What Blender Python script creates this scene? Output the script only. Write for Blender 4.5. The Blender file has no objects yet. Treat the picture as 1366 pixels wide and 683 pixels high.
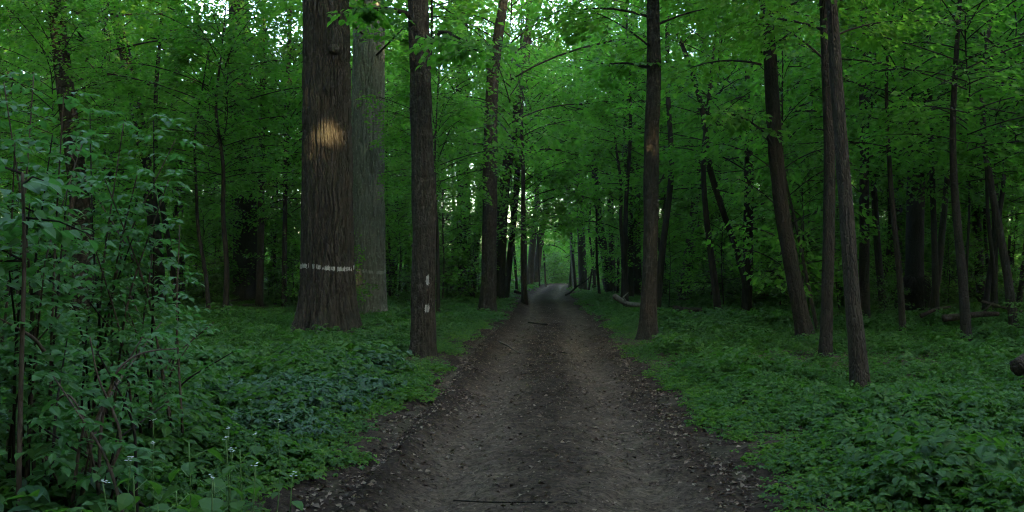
import bpy, math, random
import numpy as np
from mathutils import Vector

# ------------------------------------------------------------------ camera, sky, sun, exposure
sc = bpy.context.scene
F = 1312.0           # focal length in photograph pixels (1366 wide)
HZ = 360.0           # photograph row of the horizon
CAMZ = 1.6
cam_d = bpy.data.cameras.new("camera"); cam = bpy.data.objects.new("camera", cam_d)
sc.collection.objects.link(cam); sc.camera = cam
cam.location = (0, 0, CAMZ); cam.rotation_euler = (math.pi/2, 0, 0)
cam_d.sensor_width = 36; cam_d.lens = 36*F/1366; cam_d.shift_y = (HZ-341.5)/1366
cam_d.clip_end = 3000; cam_d.clip_start = 0.05

SUN_EL = math.radians(11.0)
SUN_H = Vector((0.527, -0.85)).normalized()          # towards the sun, on the ground plane
TO_SUN = Vector((SUN_H.x*math.cos(SUN_EL), SUN_H.y*math.cos(SUN_EL), math.sin(SUN_EL)))
w = bpy.data.worlds.new("World"); sc.world = w; w.use_nodes = True
nt = w.node_tree; nt.nodes.clear()
o_ = nt.nodes.new("ShaderNodeOutputWorld"); bg = nt.nodes.new("ShaderNodeBackground"); sky = nt.nodes.new("ShaderNodeTexSky")
sky.sky_type = 'NISHITA'; sky.sun_disc = False; sky.sun_elevation = SUN_EL
sky.sun_rotation = math.atan2(SUN_H.x, SUN_H.y); sky.air_density = 1.0; sky.dust_density = 2.0; sky.ozone_density = 1.0
bg.inputs[1].default_value = 0.15
nt.links.new(sky.outputs[0], bg.inputs[0]); nt.links.new(bg.outputs[0], o_.inputs[0])
sun_d = bpy.data.lights.new("sun", 'SUN'); sun = bpy.data.objects.new("sun", sun_d); sc.collection.objects.link(sun)
sun_d.energy = 2.0; sun_d.angle = math.radians(0.35); sun_d.color = (1.0, 0.75, 0.38)
sun.rotation_euler = TO_SUN.to_track_quat('Z', 'Y').to_euler()
sc.view_settings.view_transform = 'Standard'; sc.view_settings.look = 'None'
sc.view_settings.gamma = 1.0; sc.view_settings.use_curve_mapping = False
sc.view_settings.exposure = 4.3
cy = sc.cycles
cy.max_bounces = 8; cy.diffuse_bounces = 5; cy.glossy_bounces = 2; cy.transmission_bounces = 5
cy.transparent_max_bounces = 4; cy.sample_clamp_indirect = 4.0; cy.caustics_reflective = False; cy.caustics_refractive = False
cy.use_denoising = True; cy.use_adaptive_sampling = True; cy.adaptive_threshold = 0.01

cy.volume_bounces = 1; cy.pixel_filter_type = 'BLACKMAN_HARRIS'; cy.filter_width = 1.1
HAZE = .00018

# ------------------------------------------------------------------ helpers
C = sc.collection
RNG = np.random.default_rng(7)
def P(px, py, d):
    return np.array([(px-683)/F*d, d, CAMZ+(HZ-py)/F*d])
def PX(x, y): return 683+F*x/y
def depth(by): return CAMZ*F/(by-HZ)

def mesh(name, V, T, mat, smooth=False, attrs=None):
    me = bpy.data.meshes.new(name)
    V = np.ascontiguousarray(V, dtype=np.float32); T = np.ascontiguousarray(T, dtype=np.int32)
    me.vertices.add(len(V)); me.vertices.foreach_set("co", V.ravel())
    me.loops.add(T.size); me.loops.foreach_set("vertex_index", T.ravel())
    me.polygons.add(len(T)); me.polygons.foreach_set("loop_start", np.arange(0, T.size, 3, dtype=np.int32))
    me.polygons.foreach_set("use_smooth", np.full(len(T), smooth))
    for k, (dom, val) in (attrs or {}).items():
        a = me.attributes.new(k, 'FLOAT', dom); a.data.foreach_set("value", np.ascontiguousarray(val, dtype=np.float32))
    me.update(calc_edges=True)
    if mat: me.materials.append(mat)
    return me
def obj(name, me, parent=None, loc=None):
    o = bpy.data.objects.new(name, me); C.objects.link(o)
    if parent: o.parent = parent
    if loc is not None: o.location = loc
    return o
def root(name, label, cat, loc=(0, 0, 0), group=None, rz=0.0, s=1.0):
    o = bpy.data.objects.new(name, None); C.objects.link(o); o.location = loc; o.rotation_euler = (0, 0, rz); o.scale = (s, s, s)
    o.empty_display_size = 0.2
    o["label"] = label; o["category"] = cat
    if group: o["group"] = group
    return o
def tag(o, label, cat, group=None):
    o["label"] = label; o["category"] = cat
    if group: o["group"] = group
    return o

class MB:
    def __init__(s): s.V = []; s.T = []; s.n = 0
    def add(s, V, T):
        s.V.append(np.asarray(V, float)); s.T.append(np.asarray(T, int)+s.n); s.n += len(V)
    def out(s): return np.concatenate(s.V), np.concatenate(s.T)

def smooth_path(pts, n):
    pts = np.asarray(pts, float)
    seg = np.linalg.norm(np.diff(pts, axis=0), axis=1); t = np.r_[0, np.cumsum(seg)]; t /= t[-1]
    u = np.linspace(0, 1, n)
    q = np.stack([np.interp(u, t, pts[:, k]) for k in range(pts.shape[1])], 1)
    k = max(1, n//(len(pts)*3))
    for _ in range(2):
        if k > 0 and n > 4:
            pad = np.concatenate([2*q[0]-q[1:k+1][::-1], q, 2*q[-1]-q[-k-1:-1][::-1]])
            ker = np.ones(2*k+1)/(2*k+1)
            q = np.stack([np.convolve(pad[:, j], ker, 'valid') for j in range(q.shape[1])], 1)
    return q
def frames(q):
    t = np.gradient(q, axis=0); t /= np.linalg.norm(t, axis=1)[:, None]+1e-9
    ref = np.array([1., 0, 0]) if abs(t[0][0]) < 0.8 else np.array([0, 1., 0])
    a = np.zeros_like(q); a_ = ref
    for i in range(len(q)):
        a_ = a_-t[i]*np.dot(a_, t[i]); a_ /= np.linalg.norm(a_)+1e-9; a[i] = a_
    return t, a, np.cross(t, a)
def ring_tris(nr, ns, cap=True):
    i = np.arange(nr-1)[:, None]; j = np.arange(ns)[None, :]
    a = i*ns+j; b = i*ns+(j+1) % ns; c = a+ns; d = b+ns
    T = np.concatenate([np.stack([a, b, d], -1).reshape(-1, 3), np.stack([a, d, c], -1).reshape(-1, 3)])
    return T
def tube(pts, r, ns=6, n=None):
    pts = np.asarray(pts, float); r = np.atleast_1d(np.asarray(r, float))
    if n is None: q = pts; n = len(pts)
    else: q = smooth_path(pts, n)
    rr = np.interp(np.linspace(0, 1, n), np.linspace(0, 1, len(r)), r)
    t, a, b = frames(q)
    th = np.arange(ns)/ns*2*np.pi
    V = q[:, None]+rr[:, None, None]*(np.cos(th)[None, :, None]*a[:, None]+np.sin(th)[None, :, None]*b[:, None])
    V = np.concatenate([V.reshape(-1, 3), q[:1]-t[:1]*rr[0]*.3, q[-1:]+t[-1:]*rr[-1]*.5])
    T = ring_tris(n, ns); j = np.arange(ns); k = (j+1) % ns; e = n*ns
    T = np.concatenate([T, np.stack([k, j, np.full(ns, e)], 1), np.stack([(n-1)*ns+j, (n-1)*ns+k, np.full(ns, e+1)], 1)])
    return V, T
def noise2(u, v, nu, rng, nv=64):
    """value noise, periodic in u with nu cells and in v with nv cells"""
    G = rng.random((nu, nv))
    iu = np.floor(u).astype(int); iv = np.floor(v).astype(int); fu = u-iu; fv = v-iv
    fu = fu*fu*(3-2*fu); fv = fv*fv*(3-2*fv)
    g = lambda a, b: G[a % nu, b % nv]
    return (g(iu, iv)*(1-fu)+g(iu+1, iv)*fu)*(1-fv)+(g(iu, iv+1)*(1-fu)+g(iu+1, iv+1)*fu)*fv
def noise3xy(x, y, s, seed):
    r = np.random.default_rng(seed); return noise2(np.asarray(x)/s+500, np.asarray(y)/s+500, 256, r, 256)-.5

# ------------------------------------------------------------------ materials
def new_mat(name):
    m = bpy.data.materials.new(name); m.use_nodes = True; t = m.node_tree; t.nodes.clear()
    return m, t, t.nodes.new, t.links.new
def leaf_mat(name, c_dark, c_light, transl, tcol, rough=0.42, spec=0.45, two=None):
    m, t, N, L = new_mat(name)
    out = N("ShaderNodeOutputMaterial"); at = N("ShaderNodeAttribute"); at.attribute_name = "leafvar"
    oi = N("ShaderNodeObjectInfo")
    ad = N("ShaderNodeMath"); ad.operation = 'MULTIPLY_ADD'; L(oi.outputs["Random"], ad.inputs[0]); ad.inputs[1].default_value = 0.45
    m2 = N("ShaderNodeMath"); m2.operation = 'MULTIPLY'; L(at.outputs["Fac"], m2.inputs[0]); m2.inputs[1].default_value = 0.55
    L(m2.outputs[0], ad.inputs[2])
    rp = N("ShaderNodeValToRGB"); L(ad.outputs[0], rp.inputs[0])
    e = rp.color_ramp.elements; e[0].color = (*c_dark, 1); e[1].color = (*c_light, 1); e[0].position = 0.1; e[1].position = 0.9
    if two: x = e.new(0.97); x.color = (*two, 1)
    pb = N("ShaderNodeBsdfPrincipled"); L(rp.outputs[0], pb.inputs["Base Color"])
    pb.inputs["Roughness"].default_value = rough; pb.inputs["Specular IOR Level"].default_value = spec
    tr = N("ShaderNodeBsdfTranslucent")
    mx = N("ShaderNodeMix"); mx.data_type = 'RGBA'; mx.inputs[0].default_value = 0.7
    L(rp.outputs[0], mx.inputs[6]); mx.inputs[7].default_value = (*tcol, 1)
    L(mx.outputs[2], tr.inputs[0])
    ms = N("ShaderNodeMixShader"); ms.inputs[0].default_value = transl
    L(pb.outputs[0], ms.inputs[1]); L(tr.outputs[0], ms.inputs[2]); L(ms.outputs[0], out.inputs[0])
    return m
M_CANOPY = leaf_mat("canopy_leaf", (.026, .088, .012), (.088, .175, .020), .60, (.18, .46, .035), rough=.55, spec=.25)
M_MAPLE = leaf_mat("maple_leaf", (.021, .080, .012), (.074, .165, .020), .58, (.15, .44, .034), rough=.55, spec=.25)
M_SHRUB = leaf_mat("shrub_leaf", (.024, .080, .019), (.054, .126, .034), .42, (.09, .27, .045), rough=.5, spec=.3)
M_HERB = leaf_mat("herb_leaf", (.016, .054, .009), (.046, .105, .014), .42, (.09, .24, .02), rough=.55, spec=.25)
M_DARKHERB = leaf_mat("dark_herb_leaf", (.014, .046, .014), (.030, .074, .022), .34, (.05, .15, .028), rough=.45, spec=.35)

BARK_F = dict(oak_bark=.25, grey_oak_bark=.60, dark_bark=.19, brown_bark=.23, lichen_bark=.20, twig_bark=.2, cane_bark=.35, rotten_wood=.28, dead_wood=.42)
def bark_mat(name, c0, c1, c2, sc_=(9, 9, 1.6), bump=0.6, moss=None, mossf=.5, lichen=.25):
    f = BARK_F.get(name, 1.0); c0, c1, c2 = ([x*f for x in c] for c in (c0, c1, c2)); moss = [x*f for x in moss] if moss else None
    m, t, N, L = new_mat(name)
    out = N("ShaderNodeOutputMaterial"); tc = N("ShaderNodeTexCoord"); mp = N("ShaderNodeMapping"); L(tc.outputs["Object"], mp.inputs[0])
    mp.inputs["Scale"].default_value = sc_
    n1 = N("ShaderNodeTexNoise"); L(mp.outputs[0], n1.inputs[0]); n1.inputs["Scale"].default_value = 1.6; n1.inputs["Detail"].default_value = 7
    rp = N("ShaderNodeValToRGB"); L(n1.outputs[0], rp.inputs[0]); e = rp.color_ramp.elements
    e[0].position = .34; e[0].color = (*c0, 1); e[1].position = .68; e[1].color = (*c2, 1); x = e.new(.5); x.color = (*c1, 1)
    n2 = N("ShaderNodeTexNoise"); L(tc.outputs["Object"], n2.inputs[0]); n2.inputs["Scale"].default_value = 1.3; n2.inputs["Detail"].default_value = 6
    r2 = N("ShaderNodeValToRGB"); L(n2.outputs[0], r2.inputs[0]); r2.color_ramp.elements[0].position = .5; r2.color_ramp.elements[1].position = .66
    mm = N("ShaderNodeMath"); mm.operation = 'MULTIPLY'; L(r2.outputs[0], mm.inputs[0]); mm.inputs[1].default_value = mossf if moss else 0
    mx = N("ShaderNodeMix"); mx.data_type = 'RGBA'; L(mm.outputs[0], mx.inputs[0]); L(rp.outputs[0], mx.inputs[6])
    mx.inputs[7].default_value = (*(moss or c1), 1)
    # pale lichen flecks
    n3 = N("ShaderNodeTexNoise"); L(tc.outputs["Object"], n3.inputs[0]); n3.inputs["Scale"].default_value = 11; n3.inputs["Detail"].default_value = 5
    r3 = N("ShaderNodeValToRGB"); L(n3.outputs[0], r3.inputs[0]); r3.color_ramp.elements[0].position = .56; r3.color_ramp.elements[1].position = .66
    m3 = N("ShaderNodeMath"); m3.operation = 'MULTIPLY'; L(r3.outputs[0], m3.inputs[0]); m3.inputs[1].default_value = lichen
    mx3 = N("ShaderNodeMix"); mx3.data_type = 'RGBA'; L(m3.outputs[0], mx3.inputs[0]); L(mx.outputs[2], mx3.inputs[6])
    mx3.inputs[7].default_value = (c2[0]*1.5, c2[1]*1.6, c2[2]*1.6, 1)
    pb = N("ShaderNodeBsdfPrincipled"); L(mx3.outputs[2], pb.inputs["Base Color"]); pb.inputs["Roughness"].default_value = .9
    pb.inputs["Specular IOR Level"].default_value = .15
    # scaly cracks
    mp2 = N("ShaderNodeMapping"); L(tc.outputs["Object"], mp2.inputs[0]); mp2.inputs["Scale"].default_value = (sc_[0]*2.2, sc_[1]*2.2, sc_[2]*3)
    vo = N("ShaderNodeTexVoronoi"); vo.feature = 'DISTANCE_TO_EDGE'; L(mp2.outputs[0], vo.inputs[0]); vo.inputs["Scale"].default_value = 1.0
    r4 = N("ShaderNodeValToRGB"); L(vo.outputs[0], r4.inputs[0]); r4.color_ramp.elements[1].position = .22
    b0 = N("ShaderNodeBump"); L(r4.outputs[0], b0.inputs["Height"]); b0.inputs["Strength"].default_value = bump; b0.inputs["Distance"].default_value = .03
    bp = N("ShaderNodeBump"); L(n1.outputs[0], bp.inputs["Height"]); bp.inputs["Strength"].default_value = bump; bp.inputs["Distance"].default_value = .03
    L(b0.outputs[0], bp.inputs["Normal"])
    L(bp.outputs[0], pb.inputs["Normal"]); L(pb.outputs[0], out.inputs[0])
    return m
M_OAK = bark_mat("oak_bark", (.058, .050, .039), (.100, .087, .068), (.152, .134, .106), moss=(.085, .092, .062), mossf=.35)
M_OAK2 = bark_mat("grey_oak_bark", (.120, .120, .100), (.175, .175, .150), (.235, .235, .205), moss=(.165, .172, .150), mossf=.5, lichen=.5)
M_BARK = bark_mat("dark_bark", (.050, .042, .030), (.083, .070, .051), (.122, .104, .078), sc_=(14, 14, 3), moss=(.055, .064, .036), mossf=.5)
M_BARKR = bark_mat("brown_bark", (.076, .062, .048), (.116, .097, .075), (.170, .144, .114), sc_=(16, 16, 3), moss=(.075, .080, .055), mossf=.4)
M_BARKG = bark_mat("lichen_bark", (.066, .054, .038), (.110, .092, .068), (.185, .165, .130), sc_=(12, 12, 4), moss=(.14, .14, .115), mossf=.5, lichen=.6)
M_TWIG = bark_mat("twig_bark", (.060, .048, .036), (.090, .072, .055), (.130, .106, .083), sc_=(20, 20, 5), bump=.2)
M_CANE = bark_mat("cane_bark", (.120, .085, .062), (.180, .130, .098), (.240, .180, .140), sc_=(30, 30, 6), bump=.2)
M_DEAD = bark_mat("dead_wood", (.20, .17, .145), (.30, .265, .23), (.40, .36, .32), sc_=(20, 20, 4), bump=.4)
M_ROT = bark_mat("rotten_wood", (.070, .050, .038), (.120, .088, .068), (.170, .130, .105), sc_=(12, 12, 4), bump=.6)

def flat_mat(name, col, rough=.8, spec=.2, var=.35):
    m, t, N, L = new_mat(name); out = N("ShaderNodeOutputMaterial"); pb = N("ShaderNodeBsdfPrincipled")
    tc = N("ShaderNodeTexCoord"); n = N("ShaderNodeTexNoise"); L(tc.outputs["Object"], n.inputs[0]); n.inputs["Scale"].default_value = 25; n.inputs["Detail"].default_value = 5
    rp = N("ShaderNodeValToRGB"); L(n.outputs[0], rp.inputs[0]); e = rp.color_ramp.elements
    e[0].position = .3; e[1].position = .7; e[0].color = (*[c*(1-var) for c in col], 1); e[1].color = (*col, 1)
    L(rp.outputs[0], pb.inputs["Base Color"]); pb.inputs["Roughness"].default_value = rough; pb.inputs["Specular IOR Level"].default_value = spec
    L(pb.outputs[0], out.inputs[0]); return m
M_PAINT = flat_mat("old_white_paint", (.27, .27, .255), var=.5)
M_PETAL = flat_mat("white_petal", (.55, .55, .52), var=.1)
M_STEMG = flat_mat("green_stem", (.09, .17, .05), rough=.5, spec=.3)

def litter_mat():
    m, t, N, L = new_mat("dead_leaf"); out = N("ShaderNodeOutputMaterial"); pb = N("ShaderNodeBsdfPrincipled")
    at = N("ShaderNodeAttribute"); at.attribute_name = "leafvar"
    rp = N("ShaderNodeValToRGB"); L(at.outputs["Fac"], rp.inputs[0]); e = rp.color_ramp.elements
    e[0].color = (.030, .020, .014, 1); e[1].color = (.165, .122, .092, 1); x = e.new(.6); x.color = (.088, .062, .046, 1)
    L(rp.outputs[0], pb.inputs["Base Color"]); pb.inputs["Roughness"].default_value = .8; pb.inputs["Specular IOR Level"].default_value = .12
    L(pb.outputs[0], out.inputs[0]); return m
M_LITTER = litter_mat()

def soil_mat(name, road):
    m, t, N, L = new_mat(name); out = N("ShaderNodeOutputMaterial"); pb = N("ShaderNodeBsdfPrincipled"); tc = N("ShaderNodeTexCoord")
    def noise(s, d, rgh=.6):
        n = N("ShaderNodeTexNoise"); L(tc.outputs["Object"], n.inputs[0]); n.inputs["Scale"].default_value = s; n.inputs["Detail"].default_value = d; n.inputs["Roughness"].default_value = rgh; return n
    a = noise(.9, 5); b = noise(26, 8, .7); c = noise(6, 6)
    def ramp(n, p0, p1, c0, c1):
        r = N("ShaderNodeValToRGB"); L(n.outputs[0], r.inputs[0]); e = r.color_ramp.elements
        e[0].position = p0; e[1].position = p1; e[0].color = (*c0, 1); e[1].color = (*c1, 1); return r
    def mix(f, x, y, blend='MIX'):
        q = N("ShaderNodeMix"); q.data_type = 'RGBA'; q.blend_type = blend
        (L(f, q.inputs[0]) if not isinstance(f, float) else setattr(q.inputs[0], 'default_value', f)); L(x, q.inputs[6]); L(y, q.inputs[7]); return q.outputs[2]
    if road:
        r1 = ramp(c, .35, .68, (.018, .0125, .0094), (.040, .028, .0215)); r2 = ramp(c, .35, .68, (.050, .036, .027), (.094, .068, .051))
        at = N("ShaderNodeAttribute"); at.attribute_name = "packed"
        col = mix(at.outputs["Fac"], r1.outputs[0], r2.outputs[0])
        r3 = ramp(b, .38, .66, (.42, .42, .42), (1.5, 1.45, 1.4)); col = mix(1.0, col, r3.outputs[0], 'MULTIPLY')
        sp = noise(70, 2); r4 = ramp(sp, .66, .72, (0, 0, 0), (1, 1, 1)); tan = N("ShaderNodeRGB"); tan.outputs[0].default_value = (.12, .085, .058, 1)
        col = mix(r4.outputs[0], col, tan.outputs[0])
    else:
        r1 = ramp(c, .35, .65, (.030, .025, .017), (.070, .055, .040)); r2 = ramp(a, .4, .6, (.026, .019, .012), (.050, .037, .024))
        col = mix(.55, r1.outputs[0], r2.outputs[0])
        r3 = ramp(b, .3, .7, (.5, .5, .5), (1.4, 1.4, 1.4)); col = mix(1.0, col, r3.outputs[0], 'MULTIPLY')
    L(col, pb.inputs["Base Color"]); pb.inputs["Roughness"].default_value = 1.0; pb.inputs["Specular IOR Level"].default_value = .03
    bp = N("ShaderNodeBump"); L(b.outputs[0], bp.inputs["Height"]); bp.inputs["Strength"].default_value = .9; bp.inputs["Distance"].default_value = .025
    L(bp.outputs[0], pb.inputs["Normal"]); L(pb.outputs[0], out.inputs[0]); return m
M_ROAD = soil_mat("track_soil", True); M_GROUND = soil_mat("forest_soil", False)

# ------------------------------------------------------------------ the ground and the track
RY = [-60, -30, 0, 6.75, 9.72, 12.5, 15, 19.6, 22.3, 28, 32.8, 52, 63.6, 87, 105, 112, 120, 135]
RL = [-4.0, -2.6, -1.5, -1.40, -1.27, -1.06, -.96, -.85, -.82, -.52, -.25, .02, .35, 1.8, 3.0, 5.2, 9.5, 22]
RR = [-.9, .5, 1.55, 1.78, 1.90, 1.93, 1.95, 2.06, 2.2, 2.68, 2.8, 3.5, 3.9, 5.2, 6.3, 9.0, 14.5, 28]
def road_l(y): return np.interp(y, RY, RL)+.10*np.sin(np.asarray(y)*1.7)+.08*np.sin(np.asarray(y)*4.1+1)
def road_r(y): return np.interp(y, RY, RR)+.10*np.sin(np.asarray(y)*1.5+2)+.08*np.sin(np.asarray(y)*3.7)
def road_c(y): return .5*(np.interp(y, RY, RL)+np.interp(y, RY, RR))
def terrain(x, y):
    x = np.asarray(x, float); y = np.asarray(y, float)
    off = np.abs(x-road_c(y))
    k = np.clip((off-1.5)/6, 0, 1)
    return k*(.14*noise3xy(x, y, 9, 1)+.10*noise3xy(x, y, 3.1, 2))+.05*noise3xy(x, y, 1.1, 3)*np.clip((off-1.2), 0, 1)+.03*np.clip((off-1.5)/1.0, 0, 1)
def H(x, y): return float(terrain(x, y))
def spaced(a, b, k, s0):
    v = [a]
    while v[-1] < b: v.append(v[-1]+max(s0, abs(v[-1])*k))
    return np.array(v)
def grid(xs, ys, zf):
    X, Y = np.meshgrid(xs, ys); Z = zf(X, Y); n = len(xs)
    V = np.stack([X, Y, Z], -1).reshape(-1, 3)
    i = np.arange(len(ys)-1)[:, None]; j = np.arange(n-1)[None, :]; a = i*n+j
    T = np.concatenate([np.stack([a, a+1, a+n+1], -1).reshape(-1, 3), np.stack([a, a+n+1, a+n], -1).reshape(-1, 3)])
    return V, T
xs = spaced(0, 1500, .035, .22); xs = np.r_[-xs[::-1][:-1], xs]
ys = np.r_[-spaced(8, 1500, .09, .6)[::-1], np.arange(-7.5, 3, .5), spaced(3, 2000, .014, .2)]
def gz(x, y):
    off = x-road_c(y); hw = .5*(np.interp(y, RY, RR)-np.interp(y, RY, RL))
    under = np.clip((hw-.15-np.abs(off))/.35, 0, 1)
    return terrain(x, y)-.22*under
V, T = grid(xs, ys, gz)
g = obj("ground", mesh("ground", V, T, M_GROUND, True)); g["kind"] = "structure"; g["label"] = "brown forest floor under the low green plants"

ys2 = np.r_[np.arange(-50, 3, .5), spaced(3, 134, .0055, .03)]
us = np.linspace(-1, 1, 97)
Yg = np.repeat(ys2[:, None], len(us), 1); Lx = road_l(ys2)[:, None]; Rx = road_r(ys2)[:, None]
U = np.repeat(us[None], len(ys2), 0); Xg = .5*(Lx+Rx)+U*(.5*(Rx-Lx)+.22)
om = (Xg-road_c(Yg))
rut = lambda c, s: np.exp(-((om-c)/s)**2)
edge = np.clip((np.abs(U)-.80)/.2, 0, 1)
Zg = -.085*rut(-.74, .26)-.075*rut(.80, .26)+.035*rut(.05, .35)+.07*rut(-1.2, .14)*1.0-.04*rut(-1.38, .1)+.05*edge-.10*np.clip((np.abs(U)-.94)/.06, 0, 1)
Zg += .035*noise3xy(Xg, Yg, .45, 4)+.034*noise3xy(Xg, Yg, .16, 5)+.030*noise3xy(Xg, Yg, .08, 6)*(Yg < 40)+.03*noise3xy(Xg, Yg, 1.7, 8)
PK = np.clip(1.1*rut(-.62, .36)+1.1*rut(.76, .40)+.6*noise3xy(Xg, Yg, 2.3, 12)+.5*noise3xy(Xg, Yg, .6, 13)-.5*rut(-1.32, .2), 0, 1)   # packed pale earth in the wheel tracks
V = np.stack([Xg, Yg, Zg], -1).reshape(-1, 3); n = len(us)
i = np.arange(len(ys2)-1)[:, None]; j = np.arange(n-1)[None, :]; a = i*n+j
T = np.concatenate([np.stack([a, a+1, a+n+1], -1).reshape(-1, 3), np.stack([a, a+n+1, a+n], -1).reshape(-1, 3)])
g = obj("dirt_track", mesh("dirt_track", V, T, M_ROAD, True, {"packed": ("POINT", PK.ravel())})); g["kind"] = "structure"; g["label"] = "dark rutted dirt track running straight into the wood"
def road_z(x, y):
    o = x-road_c(y); r = lambda c, s: np.exp(-((o-c)/s)**2)
    return -.085*r(-.74, .26)-.075*r(.80, .26)+.035*r(.05, .35)+.07*r(-1.2, .14)-.04*r(-1.38, .1)+.035*noise3xy(x, y, .45, 4)+.034*noise3xy(x, y, .16, 5)+.03*noise3xy(x, y, 1.7, 8)+.030*noise3xy(x, y, .08, 6)

# ------------------------------------------------------------------ leaves and crowns
def leaves(pos, head, up, size, wid=.40, fold=.10, shape='diamond'):
    """one small folded leaf for each row: base position, heading, normal-ish, length"""
    h = head/(np.linalg.norm(head, axis=1)[:, None]+1e-9)
    s = np.cross(h, up); s /= np.linalg.norm(s, axis=1)[:, None]+1e-9
    u = np.cross(s, h); L = size[:, None]
    if shape == 'diamond':
        R = pos+h*L*.42+s*L*wid+u*L*fold; Lf = pos+h*L*.42-s*L*wid+u*L*fold; tip = pos+h*L-u*L*.08
        V = np.stack([pos, R, tip, Lf], 1).reshape(-1, 3)
        b = np.arange(len(pos))[:, None]*4
        T = np.concatenate([b+np.array([[0, 1, 2]]), b+np.array([[0, 2, 3]])], 1).reshape(-1, 3); per = 2
    else:   # ovate leaf with a bent tip
        pr = [(.16, .62), (.40, 1.0), (.68, .72)]
        rows = [pos]
        for a_, w_ in pr:
            dz = u*L*(-.22*a_*a_)
            rows += [pos+h*L*a_+s*L*wid*w_+u*L*fold*w_+dz, pos+h*L*a_+dz, pos+h*L*a_-s*L*wid*w_+u*L*fold*w_+dz]
        rows.append(pos+h*L-u*L*.26)
        V = np.stack(rows, 1).reshape(-1, 3); b = np.arange(len(pos))[:, None]*11
        t = [(0, 1, 2), (0, 2, 3)]
        for k in (1, 4): t += [(k, k+3, k+4), (k, k+4, k+1), (k+1, k+4, k+5), (k+1, k+5, k+2)]
        t += [(7, 10, 8), (8, 10, 9)]
        T = (b[:, :, None]+np.array(t)[None]).reshape(-1, 3); per = len(t)
    return V, T, per
def unit(v): return v/(np.linalg.norm(v, axis=-1)[..., None]+1e-9)

def make_crown(seed, H_, zmin, R, nbr, nspray, nleaf, lsize, mat, spL=.9, flat=.16, prof='broad', zpitch=(.05, .5), trunk_r=.06, name='crown'):
    rng = np.random.default_rng(seed)
    wood = MB(); base = []; dirs = []; lens = []
    az = rng.random()*6.28
    for b in range(nbr):
        f = (b+rng.random())/nbr; z = zmin+f*(H_-zmin)*.93
        az += 2.4+rng.normal(0, .3)
        g_ = math.sin(math.pi*min(1, .18+f*.82)) if prof == 'broad' else (1-f)**.7
        L = R*(.35+.65*g_)*(.65+.55*rng.random())
        pit = zpitch[0]+(zpitch[1]-zpitch[0])*(.25*rng.random()+.75*f)
        d = np.array([math.cos(az)*math.cos(pit), math.sin(az)*math.cos(pit), math.sin(pit)])
        t = np.linspace(0, 1, 6)
        bend = rng.normal(0, .12*L, 2)
        pts = np.array([0, 0, z])+t[:, None]*L*d+np.stack([bend[0]*t**2, bend[1]*t**2, -.18*L*t**2], 1)
        wood.add(*tube(pts, [trunk_r*(.35+.25*L/R), .004+.004*L], 4))
        k = max(2, int(nspray*(.5+.6*L/R)))
        tt = .22+.78*np.sqrt(rng.random(k)); tt[0] = 1.0
        for q in tt:
            p = np.array([np.interp(q, t, pts[:, m]) for m in range(3)])
            side = rng.choice([-1, 1])*(rng.uniform(.35, 1.2)) if q < .98 else 0
            a2 = az+side
            dv = np.array([math.cos(a2), math.sin(a2), rng.normal(.02, .14)])
            ln = spL*(.6+.7*rng.random())
            base.append(p); dirs.append(dv); lens.append(ln)
            e = p+dv*ln*.8-np.array([0, 0, .10*ln])
            wood.add(*tube(np.array([p, .5*(p+e)+[0, 0, .03], e]), [.010, .003], 3))
    base = np.array(base); dirs = unit(np.array(dirs)); lens = np.array(lens); K = len(base)
    n = nleaf
    u = .08+.92*rng.random((K, n))**.8; v = rng.uniform(-1, 1, (K, n)); v = np.sign(v)*np.abs(v)**.7
    wv = .42*np.sin(np.pi*np.clip(u, .05, .97)**.85)+.06
    sidev = unit(np.cross(dirs, [0, 0, 1.])); upv = np.cross(sidev, dirs)
    pos = base[:, None]+dirs[:, None]*(u*lens[:, None])[..., None]+sidev[:, None]*(v*wv*lens[:, None])[..., None]
    dz = -.16*lens[:, None]*u**2-.10*np.abs(v)*lens[:, None]+rng.normal(0, flat*.28, (K, n))
    pos[..., 2] += dz
    ang = np.sign(v)*rng.uniform(.2, 1.2, (K, n))
    head = dirs[:, None]*np.cos(ang)[..., None]-sidev[:, None]*0+sidev[:, None]*np.sin(ang)[..., None]
    head[..., 2] -= rng.uniform(.05, .55, (K, n))
    up = np.zeros_like(pos); up[..., 2] = 1; up += rng.normal(0, .48, up.shape)
    size = lsize*rng.uniform(.6, 1.25, (K, n))
    V, T, per = leaves(pos.reshape(-1, 3), head.reshape(-1, 3), up.reshape(-1, 3), size.ravel())
    sv = np.repeat(rng.random(K), n)*.5+.5*rng.random(K*n)
    lm = mesh(name, V, T, mat, False, {"leafvar": ('FACE', np.repeat(sv, per))})
    wm = mesh("limbs", *wood.out(), M_TWIG, True)
    return lm, wm
CR_A = [make_crown(100+i, 24, 8.5, 4.4, 42, 9, 36, .22, M_CANOPY, spL=1.5, flat=.9, zpitch=(.3, 1.0), trunk_r=.08, name="crown") for i in range(4)]
CR_B = [make_crown(200+i, 11, 1.8+.5*(i % 3), 3.0, 48, 7, 24, .155, M_MAPLE, spL=1.0, flat=.5, zpitch=(.25, .95), trunk_r=.03, name="crown") for i in range(6)]
CR_H = [make_crown(250+i, 11, 4.6, 3.0, 42, 7, 25, .155, M_MAPLE, spL=1.0, flat=.5, zpitch=(.2, .95), trunk_r=.03, name="crown") for i in range(4)]
CR_C = [make_crown(300+i, 4.6, .8, 1.5, 24, 5, 17, .14, M_MAPLE, spL=.65, flat=.35, zpitch=(.2, .95), trunk_r=.022, name="crown") for i in range(5)]
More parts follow.
